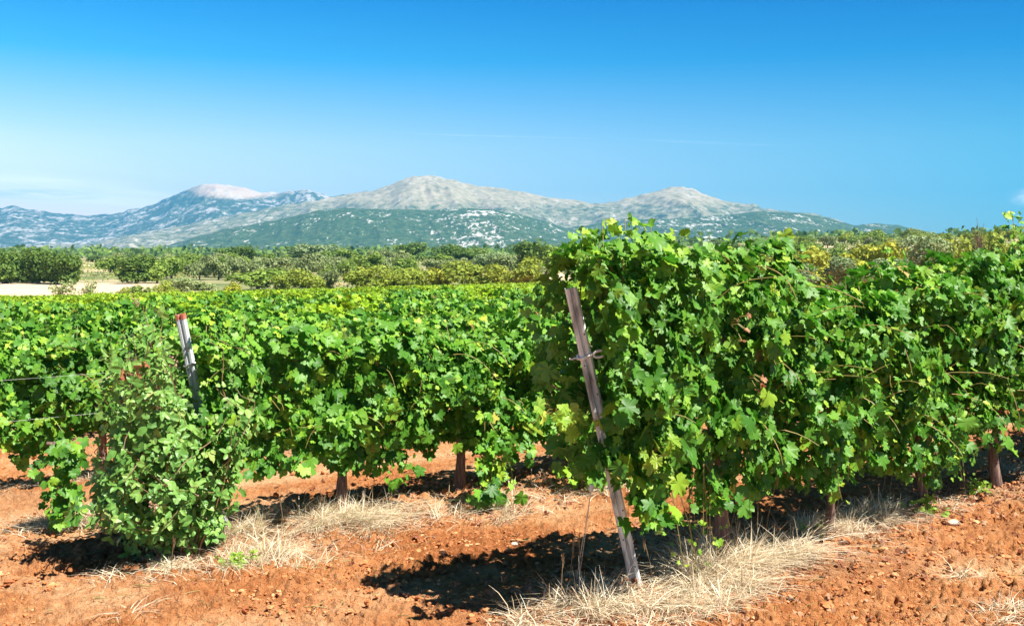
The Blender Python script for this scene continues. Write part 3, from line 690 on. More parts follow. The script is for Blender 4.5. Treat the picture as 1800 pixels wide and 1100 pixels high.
# ------------------------------------------------------------------ posts
def post(k, s_off, lean, length, mk, label, tip=None, cord_at=None, cam_side=0.0):
    bx, by = pos(k, s_off)
    z0 = gz(bx, by)
    o = empty('vineyard_post', (bx, by, z0), ROWA)
    tag(o, label, 'post')
    dirv = np.array([-lean, 0.0, 1.0]); dirv /= np.linalg.norm(dirv)
    ax = np.cross(dirv, (0, 1, 0)); ax /= np.linalg.norm(ax); ay = np.array([0, 1.0, 0])
    # folded-steel profile: two ridges with a groove between, opening away
    prof = [(-.034, .016), (-.034, -.012), (-.024, -.022), (-.010, -.022), (-.003, -.006), (.003, -.006), (.010, -.022), (.024, -.022), (.034, -.012), (.034, .016),
            (.029, .016), (.029, -.009), (.022, -.017), (.012, -.017), (.005, 0.0), (-.005, 0.0), (-.012, -.017), (-.022, -.017), (-.029, -.009), (-.029, .016)]
    prof = [(p[0] * 0.86, p[1] * 0.9) for p in prof]
    n = 24
    pts = [dirv * (length * (q / n)) - dirv * 0.15 * (1 - q / n) for q in range(n + 1)]
    # turn the profile so its front looks at the camera
    rotp = math.radians(cam_side); cx, sx = math.cos(rotp), math.sin(rotp)
    ax2 = ax * cx + ay * sx; ay2 = -ax * sx + ay * cx
    b = MB(); b.sweep(prof, pts, ax2, ay2)
    obj('body', b.mesh('post_body', [mk]), o)
    hb = MB()
    for q in range(9):
        c = dirv * (0.12 + q * (length - 0.2) / 9) + ax2 * (0.0144 if q % 2 else -0.0144) - ay2 * 0.0200
        hb.tube([c - ay2 * 0.0012, c + ay2 * 0.0008], 0.0042, 8)
    obj('bolt_hole', hb.mesh('bolt_hole', [M['hole']]), o)
    if tip:
        b = MB(); pr2 = [(p[0] * 1.06, p[1] * 1.08) for p in prof]
        b.sweep(pr2, [dirv * (length - 0.032), dirv * (length + 0.002)], ax2, ay2); obj('painted_tip', b.mesh('painted_tip', [M['red']]), o)
    if cord_at:
        b = MB(); c = dirv * cord_at
        loop = []
        for q in range(17):
            a = 2 * math.pi * q / 16; loop.append(c + ax2 * 0.041 * math.cos(a) + ay2 * 0.028 * math.sin(a) + dirv * 0.006 * math.sin(2 * a))
        b.tube(loop, 0.007, 6)
        if tip is None:
            # free ends: a bow to the left, a tail to the right
            st = c - ax2 * 0.036 - ay2 * 0.024
            bow = [st + ax2 * (-0.028 + 0.028 * math.cos(a)) + dirv * 0.016 * math.sin(a) for a in np.linspace(0, 2 * math.pi, 14)]
            b.tube(bow, 0.0065, 6)
            e0 = c + ax2 * 0.036 - ay2 * 0.026
            b.tube([e0, e0 + ax2 * .02 + dirv * .008, e0 + ax2 * .03 + dirv * .004, e0 + ax2 * .045 + dirv * .010], 0.004, 6)
        obj('cord', b.mesh('cord', [M['cord'] if tip is None else M['wire']]), o)
    return o, dirv
post(0, 0.0, 0.285, 1.56, M['wood'], 'weathered grey vineyard end post leaning left, tied with pale cord', cord_at=1.22, cam_side=36)
post(1, 0.0, 0.205, 1.42, M['zinc'], 'galvanised vineyard end post with a red-painted tip, above the bramble', tip=True, cord_at=1.10, cam_side=36)

# guy wire with tensioner at the front post
def guy():
    gx, gy = px(1006, 1045)
    g0 = np.array([gx, gy, gz(gx, gy)])
    o = empty('anchor_wire', tuple(g0)); tag(o, 'thin twisted anchor wire running up beside the weathered post', 'wire')
    bx, by = pos(0, -0.22); top = np.array([bx, by, gz(*pos(0, 0)) + 0.85]) - g0
    midp = top * 0.62
    b = MB(); b.tube([(0, 0, -0.05), midp * 0.5 + [0.004, 0, 0], midp, top], 0.0016, 5); b.tube([(0.018, 0.01, -0.05), midp * 0.5 + [0.012, 0, 0], midp], 0.0016, 5)
    obj('strand', b.mesh('strand', [M['wire']]), o)
    b = MB(); b.tube([midp - [0, 0, .018], midp + [0, 0, .018]], [0.009, 0.011], 7); b.tube([midp - [.018, 0, 0.004], midp + [.016, 0, 0.006]], 0.005, 6); obj('tensioner', b.mesh('tensioner', [M['zinc']]), o)
guy()
def wire(k, s0, s1, zh, off, label):
    pts = []
    for s in np.arange(s0, s1, 0.5):
        x, y = pos(k, s); pts.append((x + off * -NRM[0], y + off * -NRM[1], gz(*pos(k, s)) * 0 + float(terrain(np.array(x), np.array(y))) + 0.05 + zh))
    b = MB(); b.tube(pts, 0.0007, 4); tag(obj('trellis_wire', b.mesh('trellis_wire', [M['wire']])), label, 'wire', 'trellis wires')
wire(2, -1.2, 2.3, 0.92, 0.36, 'upper thin steel wire crossing in front of the leaves at the left edge')
wire(2, -1.2, 1.9, 0.60, 0.34, 'lower thin steel wire crossing in front of the leaves at the left edge')
wire(0, -0.30, 9, 0.92, 0.0, 'steel trellis wire running through the front row of vines')
wire(1, -0.25, 9, 0.92, 0.0, 'steel trellis wire running through the second row of vines')

# ------------------------------------------------------------------ bramble around the second post
def bramble():
    rng = np.random.default_rng(91)
    x0, y0 = px(318, 985); y0 += 0.05
    z0 = gz(x0, y0)
    o = empty('bramble_bush', (x0, y0, z0)); tag(o, 'tangled bramble bush with oval leaflets and dried clusters, climbing the red-tipped post', 'bush')
    st = MB(); P, NV, TV, SZ, RN = [], [], [], [], []; tips = []; P1rel = np.array(pos(1, 0)) - [x0, y0]
    for c in range(270):
        a = rng.uniform(0, 2 * math.pi); d = np.array([math.cos(a) * 0.35, math.sin(a) * 0.30, 1.0]); d /= np.linalg.norm(d)
        p = np.array([rng.uniform(-.12, .14), rng.uniform(-.10, .12), -0.02]); ln = rng.uniform(0.40, 1.65); m = int(ln / 0.05); pts = [p.copy()]
        for i in range(m):
            d = d + np.array([0.13 * rng.standard_normal(), 0.11 * rng.standard_normal(), 0.10 * rng.standard_normal() - 0.035]) - np.array([0.018, 0, 0])
            if p[2] > 0.65: d[:2] *= 0.9
            r = math.hypot(p[0] + 0.06, p[1]);
            lim = float(np.interp(p[2], [0, .2, .45, .8, 1.05, 1.3], [.14, .22, .30, .34, .32, .26])) * (0.35 + 1.35 * float(fbm(np.array(math.atan2(p[1], p[0] + .06) * 1.3 + c % 5 * .15), np.array(p[2] * 3.2), 61, 2)))
            if c % 9 == 0: lim *= 1.35
            if r > lim: d[:2] -= 0.6 * np.array([p[0] + 0.06, p[1]]) / r; p[:2] = (p[:2] + [.06, 0]) * (lim / r) - [.06, 0]
            d /= np.linalg.norm(d); p = p + d * 0.05; p[2] = max(p[2], 0.02 + rng.random() * .05); pts.append(p.copy())
            pp = P1rel[0] - 0.205 * D[0] * p[2] + (P1rel[1] - p[1]) * 0.28
            if p[2] > 0.80 and abs(p[0] - pp) < 0.10: pts.pop(); break
            if i > 2 and rng.random() < 0.85:
                out = np.array([p[0] + .06, p[1], 0]); out /= np.linalg.norm(out) + 1e-6
                lat = out + 0.7 * rng.standard_normal(3); lat /= np.linalg.norm(lat)
                base = p + lat * 0.045; nn = out * 0.7 + np.array([0.4, -0.45, 0.6]) + 0.4 * rng.standard_normal(3)
                s0 = rng.uniform(0.016, 0.033); nn /= np.linalg.norm(nn); sidev = np.cross(lat, nn); sidev /= np.linalg.norm(sidev) + 1e-6
                rr0 = np.clip(rng.beta(2, 2.5) + 0.1 * p[2], 0, 1)
                for w_, f_ in ((0, 1.15), (1, .95), (-1, .95)):
                    t_ = lat * (1 if w_ == 0 else 0.15) + sidev * w_ * 1.0 + np.array([0, 0, -0.15])
                    t_ /= np.linalg.norm(t_)
                    P.append(base + t_ * s0 * 1.0); NV.append(nn + 0.15 * rng.standard_normal(3)); TV.append(t_); SZ.append(s0 * f_); RN.append(rr0)
        if len(pts) > 2: st.tube(pts, np.linspace(0.005, 0.002, len(pts)), 4, cap=False); tips.append(pts[-1])
    P, NV, TV, SZ, RN = map(np.array, (P, NV, TV, SZ, RN))
    V, Fc, li = leaves(P, NV, TV, SZ, rng, LEAF_OVAL, cup=0.12, fold=0.28, wob=0.03)
    obj('foliage', mk_mesh('foliage', V, Fc, mats=[M['bramble']], rnd=RN[li]), o)
    obj('stem', st.mesh('stem', [M['stem']]), o)
    # dried flower and berry clusters
    sel = [i for i in range(len(tips)) if tips[i][2] > 0.3][:34]
    dm = simple('dried_cluster', [(0.3, (0.26, 0.12, 0.07)), (0.7, (0.52, 0.34, 0.24))], 60, 0.85)
    for i in sel:
        b = MB(); c = np.array(tips[i]); out = np.array([c[0] + .06, c[1], 0.1]); out /= np.linalg.norm(out) + 1e-6; c = c + out * 0.06
        for q in range(9):
            cc = c + rng.standard_normal(3) * 0.020; b.lump(cc, rng.uniform(0.004, 0.008), rng, 0, 0.4)
            b.tube([c - out * 0.04, cc], 0.001, 3, cap=False)
        obj('dried_cluster', b.mesh('dried_cluster', [dm]), o)
bramble()

# shoots with pale young leaves, dead leaves and grapes that catch the eye
def shoot(name, label, cat, k, s, off, zc, n, spread, size, mk, seed, droop=0.5, group=None):
    rng = np.random.default_rng(seed)
    x, y = pos(k, s); x -= off * NRM[0]; y -= off * NRM[1]
    o = empty(name, (x, y, gz(x, y) + zc), ROWA); tag(o, label, cat, group)
    P = rng.standard_normal((n, 3)) * np.array(spread)
    NN = np.tile([0.25, -0.8, 0.6], (n, 1)) + 0.5 * rng.standard_normal((n, 3)); TT = np.tile([0, -0.3, -0.8], (n, 1)) + 0.5 * rng.standard_normal((n, 3))
    V, Fc, li = leaves(P, NN, TT, size * rng.uniform(0.6, 1.15, n), rng, LEAF_HI, 0.35 if 'dead' in mk else 0.2)
    obj('foliage', mk_mesh('foliage', V, Fc, mats=[M[mk]], rnd=rng.random(len(P))[li]), o)
    b = MB()
    for p in P: b.tube([(0, 0.10, 0), tuple(np.array([0, 0.05, 0.02]) + p * 0.5), tuple(p)], 0.0018, 3, cap=False)
    obj('stem', b.mesh('stem', [M['cane']]), o)
shoot('vine_shoot', 'pale lime green young vine shoot reaching out left of the weathered post', 'shoot', 0, -0.52, 0.10, 0.98, 16, (0.12, 0.05, 0.05), 0.055, 'vine_new', 5)
shoot('vine_shoot', 'pale lime green young vine shoot low in front of the weathered post', 'shoot', 0, -0.12, 0.32, 0.74, 14, (0.09, 0.05, 0.045), 0.055, 'vine_new', 6)
shoot('dead_leaf_clump', 'withered brown leaf clump left of the red-tipped post', 'dead leaves', 1, -0.66, 0.26, 1.12, 12, (0.06, 0.04, 0.035), 0.045, 'dead', 8)
shoot('dead_leaf_clump', 'withered brown leaf clump high in the front row right of the weathered post', 'dead leaves', 0, 0.42, 0.34, 1.32, 6, (0.03, 0.02, 0.04), 0.024, 'dead', 9)
shoot('dead_leaf_clump', 'withered brown leaf clump at mid height in the front row', 'dead leaves', 0, 0.52, 0.36, 1.05, 6, (0.025, 0.02, 0.025), 0.024, 'dead', 10)
def cover(k, s, off, z0, z1, spread, n, seed, label):
    rng = np.random.default_rng(seed); x, y = pos(k, s); x -= off * NRM[0]; y -= off * NRM[1]
    o = empty('vine_shoot', (x, y, gz(x, y)), ROWA); tag(o, label, 'shoot')
    P = np.stack([rng.standard_normal(n) * spread, rng.standard_normal(n) * .06, rng.uniform(z0, z1, n)], -1)
    NN = np.tile([0.1, -1.0, 0.5], (n, 1)) + 0.5 * rng.standard_normal((n, 3)); TT = np.tile([0, -0.3, -0.8], (n, 1)) + 0.5 * rng.standard_normal((n, 3))
    V, Fc, li = leaves(P, NN, TT, 0.061 * rng.uniform(0.5, 1.2, n), rng, LEAF_HI)
    obj('foliage', mk_mesh('foliage', V, Fc, mats=[M['vine']], rnd=(rng.random(n) * .9)[li], smooth=True), o)
    b = MB(); b.tube([(0.2, .15, z1), (0.05, 0.02, z1 - .02), (0, 0, (z0 + z1) / 2), (-.02, 0, z0)], .004, 5); obj('cane', b.mesh('cane', [M['cane']]), o)
cover(1, 1.74, 0.50, 0.04, 0.55, 0.10, 70, 72, 'ragged vine shoot trailing down in front of the second row, left of the gap')
cover(1, 2.60, 0.48, 0.05, 0.60, 0.10, 80, 73, 'long vine shoot trailing down to the dry grass just left of the weathered post')
cover(1, 2.86, 0.50, 0.03, 0.30, 0.12, 50, 74, 'low leafy shoot tip sprawling on the ground left of the anchor wire')
cover(0, -0.10, 0.20, 0.40, 0.86, 0.10, 85, 71, 'leafy vine shoot hanging across the middle of the weathered post')
def trailer():
    rng = np.random.default_rng(44); x, y = px(108, 935); z = gz(x, y)
    o = empty('vine_shoot', (x, y, z)); tag(o, 'leafy vine cane trailing down to the soil left of the bramble', 'shoot')
    n = 120; t = rng.random(n); P = np.stack([0.02 + rng.standard_normal(n) * (.05 + .03 * t), rng.standard_normal(n) * .06, .03 + t * .58], -1)
    NN = np.tile([0.3, -0.9, 0.7], (n, 1)) + 0.45 * rng.standard_normal((n, 3)); TT = np.tile([0, -0.3, -0.8], (n, 1)) + 0.5 * rng.standard_normal((n, 3))
    V, Fc, li = leaves(P, NN, TT, 0.052 * rng.uniform(0.5, 1.15, n), rng, LEAF_HI)
    obj('foliage', mk_mesh('foliage', V, Fc, mats=[M['vine']], rnd=(rng.random(n) * .9)[li], smooth=True), o)
    b = MB()
    b.tube([(0, 0, 0.03), (.02, 0, .2), (-.02, .02, .42), (0.05, .10, .56)], .004, 5)
    b.tube([(-.10, 0.0, .60), (0.02, .03, .585), (.12, .05, .55)], [.014, .016, .010], 7, jit=.2, rng=rng)
    obj('cane', b.mesh('cane', [M['bark']]), o)
trailer()
def grapes(k, s, off, zc, seed, label):
    rng = np.random.default_rng(seed); x, y = pos(k, s); x -= off * NRM[0]; y -= off * NRM[1]
    o = empty('grape_bunch', (x, y, gz(x, y) + zc)); tag(o, label, 'grapes')
    b = MB()
    for q in range(60):
        t = rng.random(); r = 0.045 * (1 - 0.7 * t); a = rng.uniform(0, 6.28)
        b.lump((r * math.cos(a), r * math.sin(a), -0.14 * t), 0.0095, rng, 1, 0.02)
    obj('berry', b.mesh('berry', [M['grape']], smooth=True), o); b = MB(); b.tube([(0, 0, 0.05), (0, 0, 0), (0, 0, -0.12)], 0.002, 4); obj('stalk', b.mesh('stalk', [M['cane']]), o)
grapes(0, 0.02, 0.14, 0.44, 3, 'unripe green grape bunch hanging beside the weathered post')

# ------------------------------------------------------------------ dry grass, clods, litter
def grass():
    rng = np.random.default_rng(17)
    # (u, v, radius along the row, radius across, tufts, blade length)
    PT = [(505, 935, .40, .20, 60, .26), (600, 925, .42, .18, 60, .26), (440, 985, .30, .16, 40, .22), (690, 930, .28, .14, 26, .20),
          (330, 1000, .28, .14, 34, .15), (250, 1010, .2, .12, 12, .12), (860, 895, .30, .14, 40, .20), (1000, 870, .5, .15, 30, .16),
          (1010, 1075, .34, .12, 50, .26), (1120, 1050, .30, .14, 50, .24), (1220, 1015, .30, .15, 60, .28), (1320, 985, .34, .14, 62, .26), (1390, 965, .22, .10, 26, .24), (1250, 1045, .32, .12, 40, .18),
          (1500, 930, .30, .15, 50, .22), (1570, 900, .30, .12, 34, .20), (1670, 885, .24, .10, 12, .14), (1790, 830, .3, .12, 16, .14),
          (60, 930, .5, .16, 40, .15), (150, 915, .4, .14, 30, .14), (30, 858, .6, .1, 40, .16), (1690, 1020, .10, .04, 5, .1), (1780, 1085, .14, .08, 10, .14),
          (230, 1085, .05, .04, 4, .08), (1200, 1090, .5, .06, 20, .12), (560, 990, .4, .1, 12, .12)]
    V, RN = [], []
    for (u, v, ra, rc, nt, bl) in PT:
        cx, cy = px(u, v)
        for t in range(int(nt * 1.9)):
            a, c = rng.standard_normal() * ra * 0.6, rng.standard_normal() * rc * 0.7
            tx, ty = cx + a * D[0] + c * NRM[0], cy + a * D[1] + c * NRM[1]
            if fbm(np.array(tx * 4.0), np.array(ty * 4.0), 90, 2) < 0.48: continue
            lean = rng.standard_normal(2) * 0.75 + [0.35, -0.1]; bl2 = bl * rng.uniform(0.4, 1.0)
            for b in range(int(rng.integers(12, 26))):
                V.append((tx + rng.standard_normal() * 0.022, ty + rng.standard_normal() * 0.022, bl2 * rng.uniform(0.35, 1.2), lean[0] + rng.standard_normal() * 0.55, lean[1] + rng.standard_normal() * 0.55, rng.uniform(0, math.pi)))
                RN.append(rng.random() * 0.94 if not (u < 700 and rng.random() < 0.03) else 0.985)
    for (u, v, ra, rc, nt, bl) in PT:
        cx, cy = px(u, v)
        for t in range(int(nt * 10)):
            a, c = rng.standard_normal() * ra * 0.65, rng.standard_normal() * rc * 0.8; an = rng.uniform(0, 6.28)
            V.append((cx + a * D[0] + c * NRM[0], cy + a * D[1] + c * NRM[1], rng.uniform(.05, .16), 1.6 * math.cos(an), 1.6 * math.sin(an), rng.uniform(0, math.pi))); RN.append(rng.random() * 0.9)
    A = np.array(V); n = len(A); RN = np.array(RN)
    g = ground(A[:, 0], A[:, 1]); L = A[:, 2]; ts = np.array([0, 0.35, 0.7, 1.0])
    lx, ly = A[:, 3], A[:, 4]
    pts = []
    for t in ts:
        hz = L * t * (1 - 0.38 * t * np.minimum(1.5, np.hypot(lx, ly)))
        pts.append(np.stack([A[:, 0] + lx * L * t ** 1.6, A[:, 1] + ly * L * t ** 1.6, g - 0.01 + np.maximum(hz, 0.012 * t)], -1))
    w_ = 0.0021 * rng.uniform(0.6, 1.3, n)
    wd = np.stack([np.cos(A[:, 5]) * w_, np.sin(A[:, 5]) * w_, 0 * w_], -1)
    VV = np.stack([pts[0] - wd, pts[0] + wd, pts[1] - wd, pts[1] + wd, pts[2] - wd * .8, pts[2] + wd * .8, pts[3] - wd * .15, pts[3] + wd * .15], 1)
    q = np.array([(0, 1, 3, 2), (2, 3, 5, 4), (4, 5, 7, 6)])
    Fc = (np.arange(n) * 8)[:, None, None] + q[None]
    # straw flattened on the ground as a mat
    me = mk_mesh('dry_grass', VV.reshape(-1, 3), Fc.reshape(-1, 4), mats=[M['straw']], rnd=np.repeat(RN, 3))
    tag(obj('dry_grass', me), 'bleached dry grass tufts along the foot of the vine rows', 'grass', kind='stuff')
    print('blades', n)
grass()
def seedheads():
    """a few tall dry stalks with bearded heads"""
    rng = np.random.default_rng(5)
    b = MB()
    for (u, v, hh) in [(1275, 985, .34), (1300, 985, .40), (1340, 975, .42), (1330, 985, .36), (1215, 1005, .26), (1440, 945, .22), (1560, 905, .32), (1545, 905, .30), (1700, 880, .26), (1150, 1030, .22), (985, 1085, .28), (1020, 1050, .3), (500, 950, .26), (540, 945, .24), (300, 1010, .2), (1000, 1040, .24)]:
        x, y = px(u, v); z = gz(x, y); lx = rng.uniform(-.06, .10)
        p = [(x, y, z - .02), (x + lx * .4, y, z + hh * .5), (x + lx, y, z + hh)]
        b.tube(p, [0.0022, 0.0018, 0.0014], 4)
        for q in range(10):
            t = q / 10.0 * 0.05; a = rng.uniform(0, 6.28)
            c = np.array([x + lx * (1 + t), y, z + hh - 0.05 + t]); b.tube([c, c + np.array([math.cos(a) * .008, math.sin(a) * .008, .03])], 0.0012, 3, cap=False)
    tag(obj('dry_stalks', b.mesh('dry_stalks', [M['straw']])), 'tall dry grass stalks standing between the front vines', 'grass', kind='stuff')
seedheads()

def clods():
    rng = np.random.default_rng(33); V0, F0 = ICO[1]; F0 = np.array(F0)
    n = 15000
    r = 4.0 * np.exp(rng.random(n) * math.log(3.0)); a = np.radians(rng.uniform(-31, 31, n)); x = r * np.sin(a); y = r * np.cos(a)
    keep = (fbm(x * 1.1, y * 1.1, 66, 3) > 0.44) | (x - 0.5 * y > -1.3)
    x, y = x[keep], y[keep]; n = len(x)
    s = 0.0042 * np.exp(np.abs(rng.standard_normal(n)) * 0.62)
    s = np.minimum(s, 0.030)
    jit = 1 + 0.30 * rng.standard_normal((n, len(V0), 1)).clip(-1, 1)
    sq = np.stack([rng.uniform(.8, 1.4, n), rng.uniform(.7, 1.2, n), rng.uniform(.5, .85, n)], -1)
    W = V0[None] * jit * sq[:, None] * s[:, None, None] + np.stack([x, y, ground(x, y) + s * 0.3 + 0.012], -1)[:, None]
    Fc = (np.arange(n) * len(V0))[:, None, None] + F0[None]
    me = mk_mesh('soil_clods', W.reshape(-1, 3), Fc.reshape(-1, 3), mats=[M['clod']])
    tag(obj('soil_clods', me), 'crumbled red clods scattered over the tilled soil', 'soil clods', kind='stuff')
    # fallen leaves
    n = 3000
    k = rng.integers(0, 2, n); ss = rng.uniform(-0.6, 6, n); c = rng.standard_normal(n) * 0.45
    x = P0[0] + k * STEP[0] + ss * D[0] + c * NRM[0]; y = P0[1] + k * STEP[1] + ss * D[1] + c * NRM[1]
    P = np.stack([x, y, ground(x, y) + rng.uniform(0.012, 0.035, n)], -1)
    NN = np.tile([0, 0, 1.0], (n, 1)) + 0.5 * rng.standard_normal((n, 3)); TT = rng.standard_normal((n, 3))
    V, Fc, li = leaves(P, NN, TT, 0.028 * rng.uniform(0.5, 1.2, n), rng, LEAF_MID, 0.5, 0.4, 0.2)
    tag(obj('fallen_leaves', mk_mesh('fallen_leaves', V, Fc, mats=[M['dead']], rnd=rng.random(n)[li])), 'curled brown leaves lying under the vines', 'leaves', kind='stuff')
    # twigs and straw lying about
    b = MB()
    for i in range(260):
        r_ = rng.uniform(4.2, 8.5); a_ = math.radians(rng.uniform(-27, 27)); x_, y_ = r_ * math.sin(a_), r_ * math.cos(a_); an = rng.uniform(0, 6.28); L = rng.uniform(.03, .13)
        z_ = gz(x_, y_) + 0.022
        b.tube([(x_, y_, z_), (x_ + L * .5 * math.cos(an), y_ + L * .5 * math.sin(an), z_ + rng.uniform(0, .012)), (x_ + L * math.cos(an + .2), y_ + L * math.sin(an + .2), z_)], rng.uniform(0.0012, 0.0032), 4)
    tag(obj('twig_litter', b.mesh('twig_litter', [M['cane']])), 'broken twigs and straw strewn on the soil', 'twigs', kind='stuff')
clods()
for i, (u, v, r, lab) in enumerate([(1675, 922, .035, 'pale flat stone on the tilled soil right of the front vines'), (715, 895, .02, 'small pale stone between the first and second rows'),
                                    (630, 873, .022, 'small pale stone behind the dry grass of the second row'), (905, 958, .022, 'small pale stone on the bare soil left of the weathered post'),
                                    (1590, 975, .022, 'small whitish stone below the flat pale stone')]):
    x, y = px(u, v); rg = np.random.default_rng(i + 50); b = MB(); b.lump((0, 0, 0), r, rg, 1, 0.16, (1.2, 0.9, 0.55))
    tag(obj('stone', b.mesh('stone', [M['stone']]), loc=(x, y, gz(x, y) + r * .35)), lab, 'stone')

# low green weeds
def weed(u, v, h, label, seed):
    rng = np.random.default_rng(seed); x, y = px(u, v)
    o = empty('weed', (x, y, gz(x, y))); tag(o, label, 'weed')
    n = 46; P = np.stack([rng.standard_normal(n) * h * .45, rng.standard_normal(n) * h * .35, rng.uniform(0.02, 1, n) * h], -1)
    NN = np.tile([0, -0.4, 1.0], (n, 1)) + 0.5 * rng.standard_normal((n, 3)); TT = P * [1, 1, 0.2] + 0.02 * rng.standard_normal((n, 3))
    V, Fc, li = leaves(P, NN, TT, 0.024 * rng.uniform(0.5, 1.3, n), rng, LEAF_OVAL)
    obj('foliage', mk_mesh('foliage', V, Fc, mats=[M['vine_new']], rnd=rng.random(n)[li] * 0.4), o)
    b = MB()
    for p in P[:16]: b.tube([(0, 0, 0), p * [.5, .5, .6], p], 0.0016, 3, cap=False)
    obj('stem', b.mesh('stem', [M['cane']]), o)
weed(1632, 905, .12, 'green weed at the foot of the front row, below the last foliage on the right', 1)
weed(1720, 870, .10, 'small green weed among the dry thistles at the right', 2)
weed(415, 1000, .10, 'small green weed in the dry grass beside the bramble', 3)
weed(1432, 942, .07, 'tiny yellow green weed between the front row trunks', 4)

# ------------------------------------------------------------------ trees
def crown_mesh(seed, w_, h_, mk, n=1500, q=0.22, z0=0.25, lobes=9, flat=1.0):
    """crown of leaf clumps; unit metres; w_ width, h_ total height"""
    rng = np.random.default_rng(seed)
    zc = (z0 + h_) / 2
    c = np.stack([rng.standard_normal(lobes) * w_ * 0.20, rng.standard_normal(lobes) * w_ * 0.20, zc + rng.uniform(-.30, .28, lobes) * (h_ - z0)], -1)
    if z0 < 0.05: c[:, 2] = rng.uniform(0.16, 0.80, lobes) * h_
    c[:, :2] = np.clip(c[:, :2], -w_ * .30, w_ * .30)
    r = rng.uniform(0.17, 0.27, lobes) * min(w_, h_)
    k = rng.integers(0, lobes, n); d = rng.standard_normal((n, 3)); d /= np.linalg.norm(d, axis=1, keepdims=True)
    rad = r[k] * (1 - np.abs(rng.standard_normal(n)) * 0.22).clip(0.1, 1.1) * (1 + 0.25 * (fbm(d[:, 0] * 3 + seed, d[:, 1] * 3 + d[:, 2] * 2, seed, 2) - 0.5) * 2)
    P = c[k] + d * rad[:, None] * np.array([1.15, 1.15, 0.95 * flat])
    P[:, 2] = np.maximum(P[:, 2], z0 * rng.uniform(0.6, 1.2, n))
    NN = d + 0.5 * rng.standard_normal((n, 3)) + [0, 0, 0.35]; TT = rng.standard_normal((n, 3))
    V, Fc, li = leaves(P, NN, TT, q * rng.uniform(0.5, 1.2, n), rng, LEAF_LOW)
    rn = np.clip(rng.beta(2, 2, n) * .75 + .25 * rng.random(lobes)[k], 0, 1)
    crown = mk_mesh('crown', V, Fc, mats=[M[mk]], rnd=rn[li])
    b = MB(); top = np.array([0.1 * w_ * .2, 0, zc])
    b.tube([(0, 0, -0.3), (0.02 * w_, 0, zc * 0.4), tuple(top)], [h_ * .045, h_ * .032, h_ * .015], 7, jit=.1, rng=rng)
    for i in range(min(6, lobes)):
        b.tube([(0.02 * w_, 0, zc * rng.uniform(0.35, 0.6)), tuple((c[i] + top) / 2 + [0, 0, -.1]), tuple(c[i])], [h_ * .02, h_ * .013, h_ * .006], 5)
    return crown, b.mesh('trunk', [M['tbark']])
TV = {
    'dark': [crown_mesh(700 + i, 4.2, 5.4, 'dark_tree', 2600, .24, .0, 20) for i in range(4)],
    'green': [crown_mesh(710 + i, 3.8, 3.9, 'pine', 1500, .20, .3, 10) for i in range(4)],
    'olive': [crown_mesh(720 + i, 4.2, 3.4, 'olive', 1300, .20, .5, 9) for i in range(4)],
    'almond': [crown_mesh(730 + i, 4.0, 3.8, 'almond', 1500, .19, .3, 10) for i in range(4)],
    'yellow': [crown_mesh(740 + i, 3.6, 2.9, 'yellow', 1200, .18, .2, 9) for i in range(3)],
    'grey': [crown_mesh(750 + i, 4.0, 3.6, 'grey', 3000, .15, .3, 10) for i in range(2)],
    'sparse': [crown_mesh(760 + i, 2.6, 2.7, 'olive', 330, .15, .5, 8) for i in range(2)]}
BASE = {'dark': (4.2, 5.4), 'green': (3.8, 3.9), 'olive': (4.2, 3.4), 'almond': (4.0, 3.8), 'yellow': (3.6, 2.9), 'grey': (4.0, 3.6), 'sparse': (2.6, 2.7)}
KN = {'dark': ('broadleaf_tree', 'tree'), 'green': ('evergreen_oak', 'tree'), 'olive': ('olive_tree', 'olive tree'), 'almond': ('almond_tree', 'almond tree'), 'yellow': ('yellow_bush', 'bush'), 'grey': ('grey_bush', 'bush'), 'sparse': ('sapling', 'sapling')}
trng = np.random.default_rng(99)
def tree(kind, u, Y, wpx, hpx_top, label, group=None):
    """u centre column, Y metres away, width in photo pixels, v of the top in the photo"""
    x = (u - HX) / F * Y; z = float(terrain(np.array(x), np.array(Y)))
    top = CAMZ + (HY - hpx_top) / F * Y; H = max(0.8, top - z); W = wpx / F * Y
    bw, bh = BASE[kind]; cr, tr = TV[kind][int(trng.integers(len(TV[kind])))]
    o = empty(KN[kind][0], (x, Y, z), float(trng.uniform(0, 6.28))); o.scale = (W / bw, W / bw, H / bh)
    tag(o, label, KN[kind][1], group); obj('crown', cr, o); obj('trunk', tr, o)
